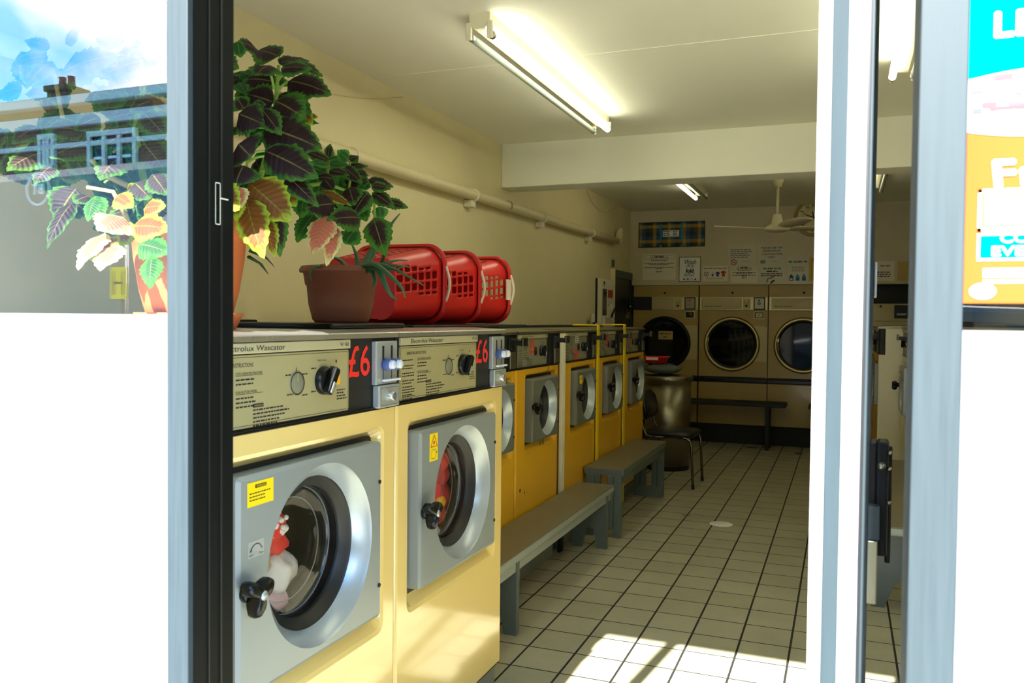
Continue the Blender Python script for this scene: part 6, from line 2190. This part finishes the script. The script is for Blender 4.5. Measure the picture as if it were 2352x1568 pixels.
    for x in (-1.28, 1.32):
        for s_ in (-1, 1):
            m = MB()
            m.lathe([(0.0, -0.1), (0.26, -0.1), (0.325, -0.08), (0.33, 0.09), (0.29, 0.11), (0.235, 0.112), (0.22, 0.06), (0.0, 0.05)], (x, s_ * 0.82, 0.33), (0, s_, 0), 'tyre', 36)
            m.lathe([(0.40, 0.068), (0.36, 0.072), (0.345, 0.05)], (x, s_ * 0.82, 0.33), (0, s_, 0), 'tyre', 30)
            w_ = m.build('wheel', t)
            m = MB()
            m.lathe([(0.235, 0.105), (0.232, 0.125), (0.215, 0.115)], (x, s_ * 0.82, 0.33), (0, s_, 0), 'car_silver', 36)
            for k in range(5):
                a = 2 * PI * k / 5 + 0.3
                for da in (-0.16, 0.16):
                    m.tube([(x, s_ * 0.93, 0.33), (x + 0.22 * math.cos(a + da), s_ * 0.94, 0.33 + 0.22 * math.sin(a + da))], 0.014, 'car_silver', 6)
            m.cyl((x, s_ * 0.90, 0.33), (x, s_ * 0.945, 0.33), 0.05, 'car_silver', seg=16)
            m.build('wheel_rim', w_)
    m = MB()
    for x in (-2.13, ):
        m.box(x - 0.03, x + 0.05, -0.8, -0.45, 0.66, 0.80, 'button_white', 0.02); m.box(x - 0.03, x + 0.05, 0.45, 0.8, 0.66, 0.80, 'button_white', 0.02)
    m.build('headlight', bd)
street()

# ------------------------------------------------------------------ light
def lights():
    w = bpy.data.worlds.new('sky')
    SC.world = w
    w.use_nodes = True
    nt = w.node_tree
    nt.nodes.clear()
    N, L = nt.nodes, nt.links
    out = N.new('ShaderNodeOutputWorld')
    bg = N.new('ShaderNodeBackground')
    tc = N.new('ShaderNodeTexCoord')
    sx = N.new('ShaderNodeSeparateXYZ')
    L.new(tc.outputs['Generated'], sx.inputs[0])
    mp = N.new('ShaderNodeMapping')
    mp.inputs['Scale'].default_value = (1, 1, 1.8)
    mp.inputs['Location'].default_value = SKY_OFF
    L.new(tc.outputs['Generated'], mp.inputs[0])
    nz = N.new('ShaderNodeTexNoise')
    nz.inputs['Scale'].default_value = 2.6
    nz.inputs['Detail'].default_value = 9
    nz.inputs['Roughness'].default_value = 0.55
    nz.inputs['Distortion'].default_value = 0.3
    L.new(mp.outputs[0], nz.inputs['Vector'])
    rp = N.new('ShaderNodeValToRGB')
    rp.color_ramp.elements[0].position = 0.50
    rp.color_ramp.elements[1].position = 0.62
    L.new(nz.outputs['Fac'], rp.inputs[0])
    zr = N.new('ShaderNodeMapRange')
    zr.inputs['From Min'].default_value = 0.0
    zr.inputs['From Max'].default_value = 0.7
    L.new(sx.outputs['Z'], zr.inputs['Value'])
    blue = N.new('ShaderNodeMix'); blue.data_type = 'RGBA'
    blue.inputs['A'].default_value = (0.09, 0.52, 0.95, 1)
    blue.inputs['B'].default_value = (0.05, 0.36, 0.86, 1)
    L.new(zr.outputs[0], blue.inputs['Factor'])
    mx = N.new('ShaderNodeMix'); mx.data_type = 'RGBA'
    L.new(rp.outputs[0], mx.inputs['Factor'])
    L.new(blue.outputs['Result'], mx.inputs['A'])
    mx.inputs['B'].default_value = (1.08, 1.02, 0.98, 1)
    L.new(mx.outputs['Result'], bg.inputs['Color'])
    bg.inputs['Strength'].default_value = SKY_S
    L.new(bg.outputs[0], out.inputs['Surface'])
    sd = bpy.data.lights.new('sun', 'SUN')
    sd.energy = SUN_S
    sd.angle = math.radians(0.55)
    sd.color = (1.0, 0.96, 0.91)
    so = bpy.data.objects.new('sun', sd)
    COL.objects.link(so)
    d = Vector((0.125, 1.0, -0.78)).normalized()
    so.rotation_euler = d.to_track_quat('-Z', 'Y').to_euler()
    so.location = (0, -8, 9)
    SC.view_settings.view_transform = 'Standard'
    SC.view_settings.look = 'None'
    SC.view_settings.gamma = 1.0
    SC.view_settings.use_curve_mapping = False
    SC.view_settings.exposure = EXPO
SKY_OFF = (0.0, 0.0, 0.0)
lights()
SC.cycles.max_bounces = 12
SC.cycles.transparent_max_bounces = 24
SC.cycles.diffuse_bounces = 6
SC.cycles.glossy_bounces = 5
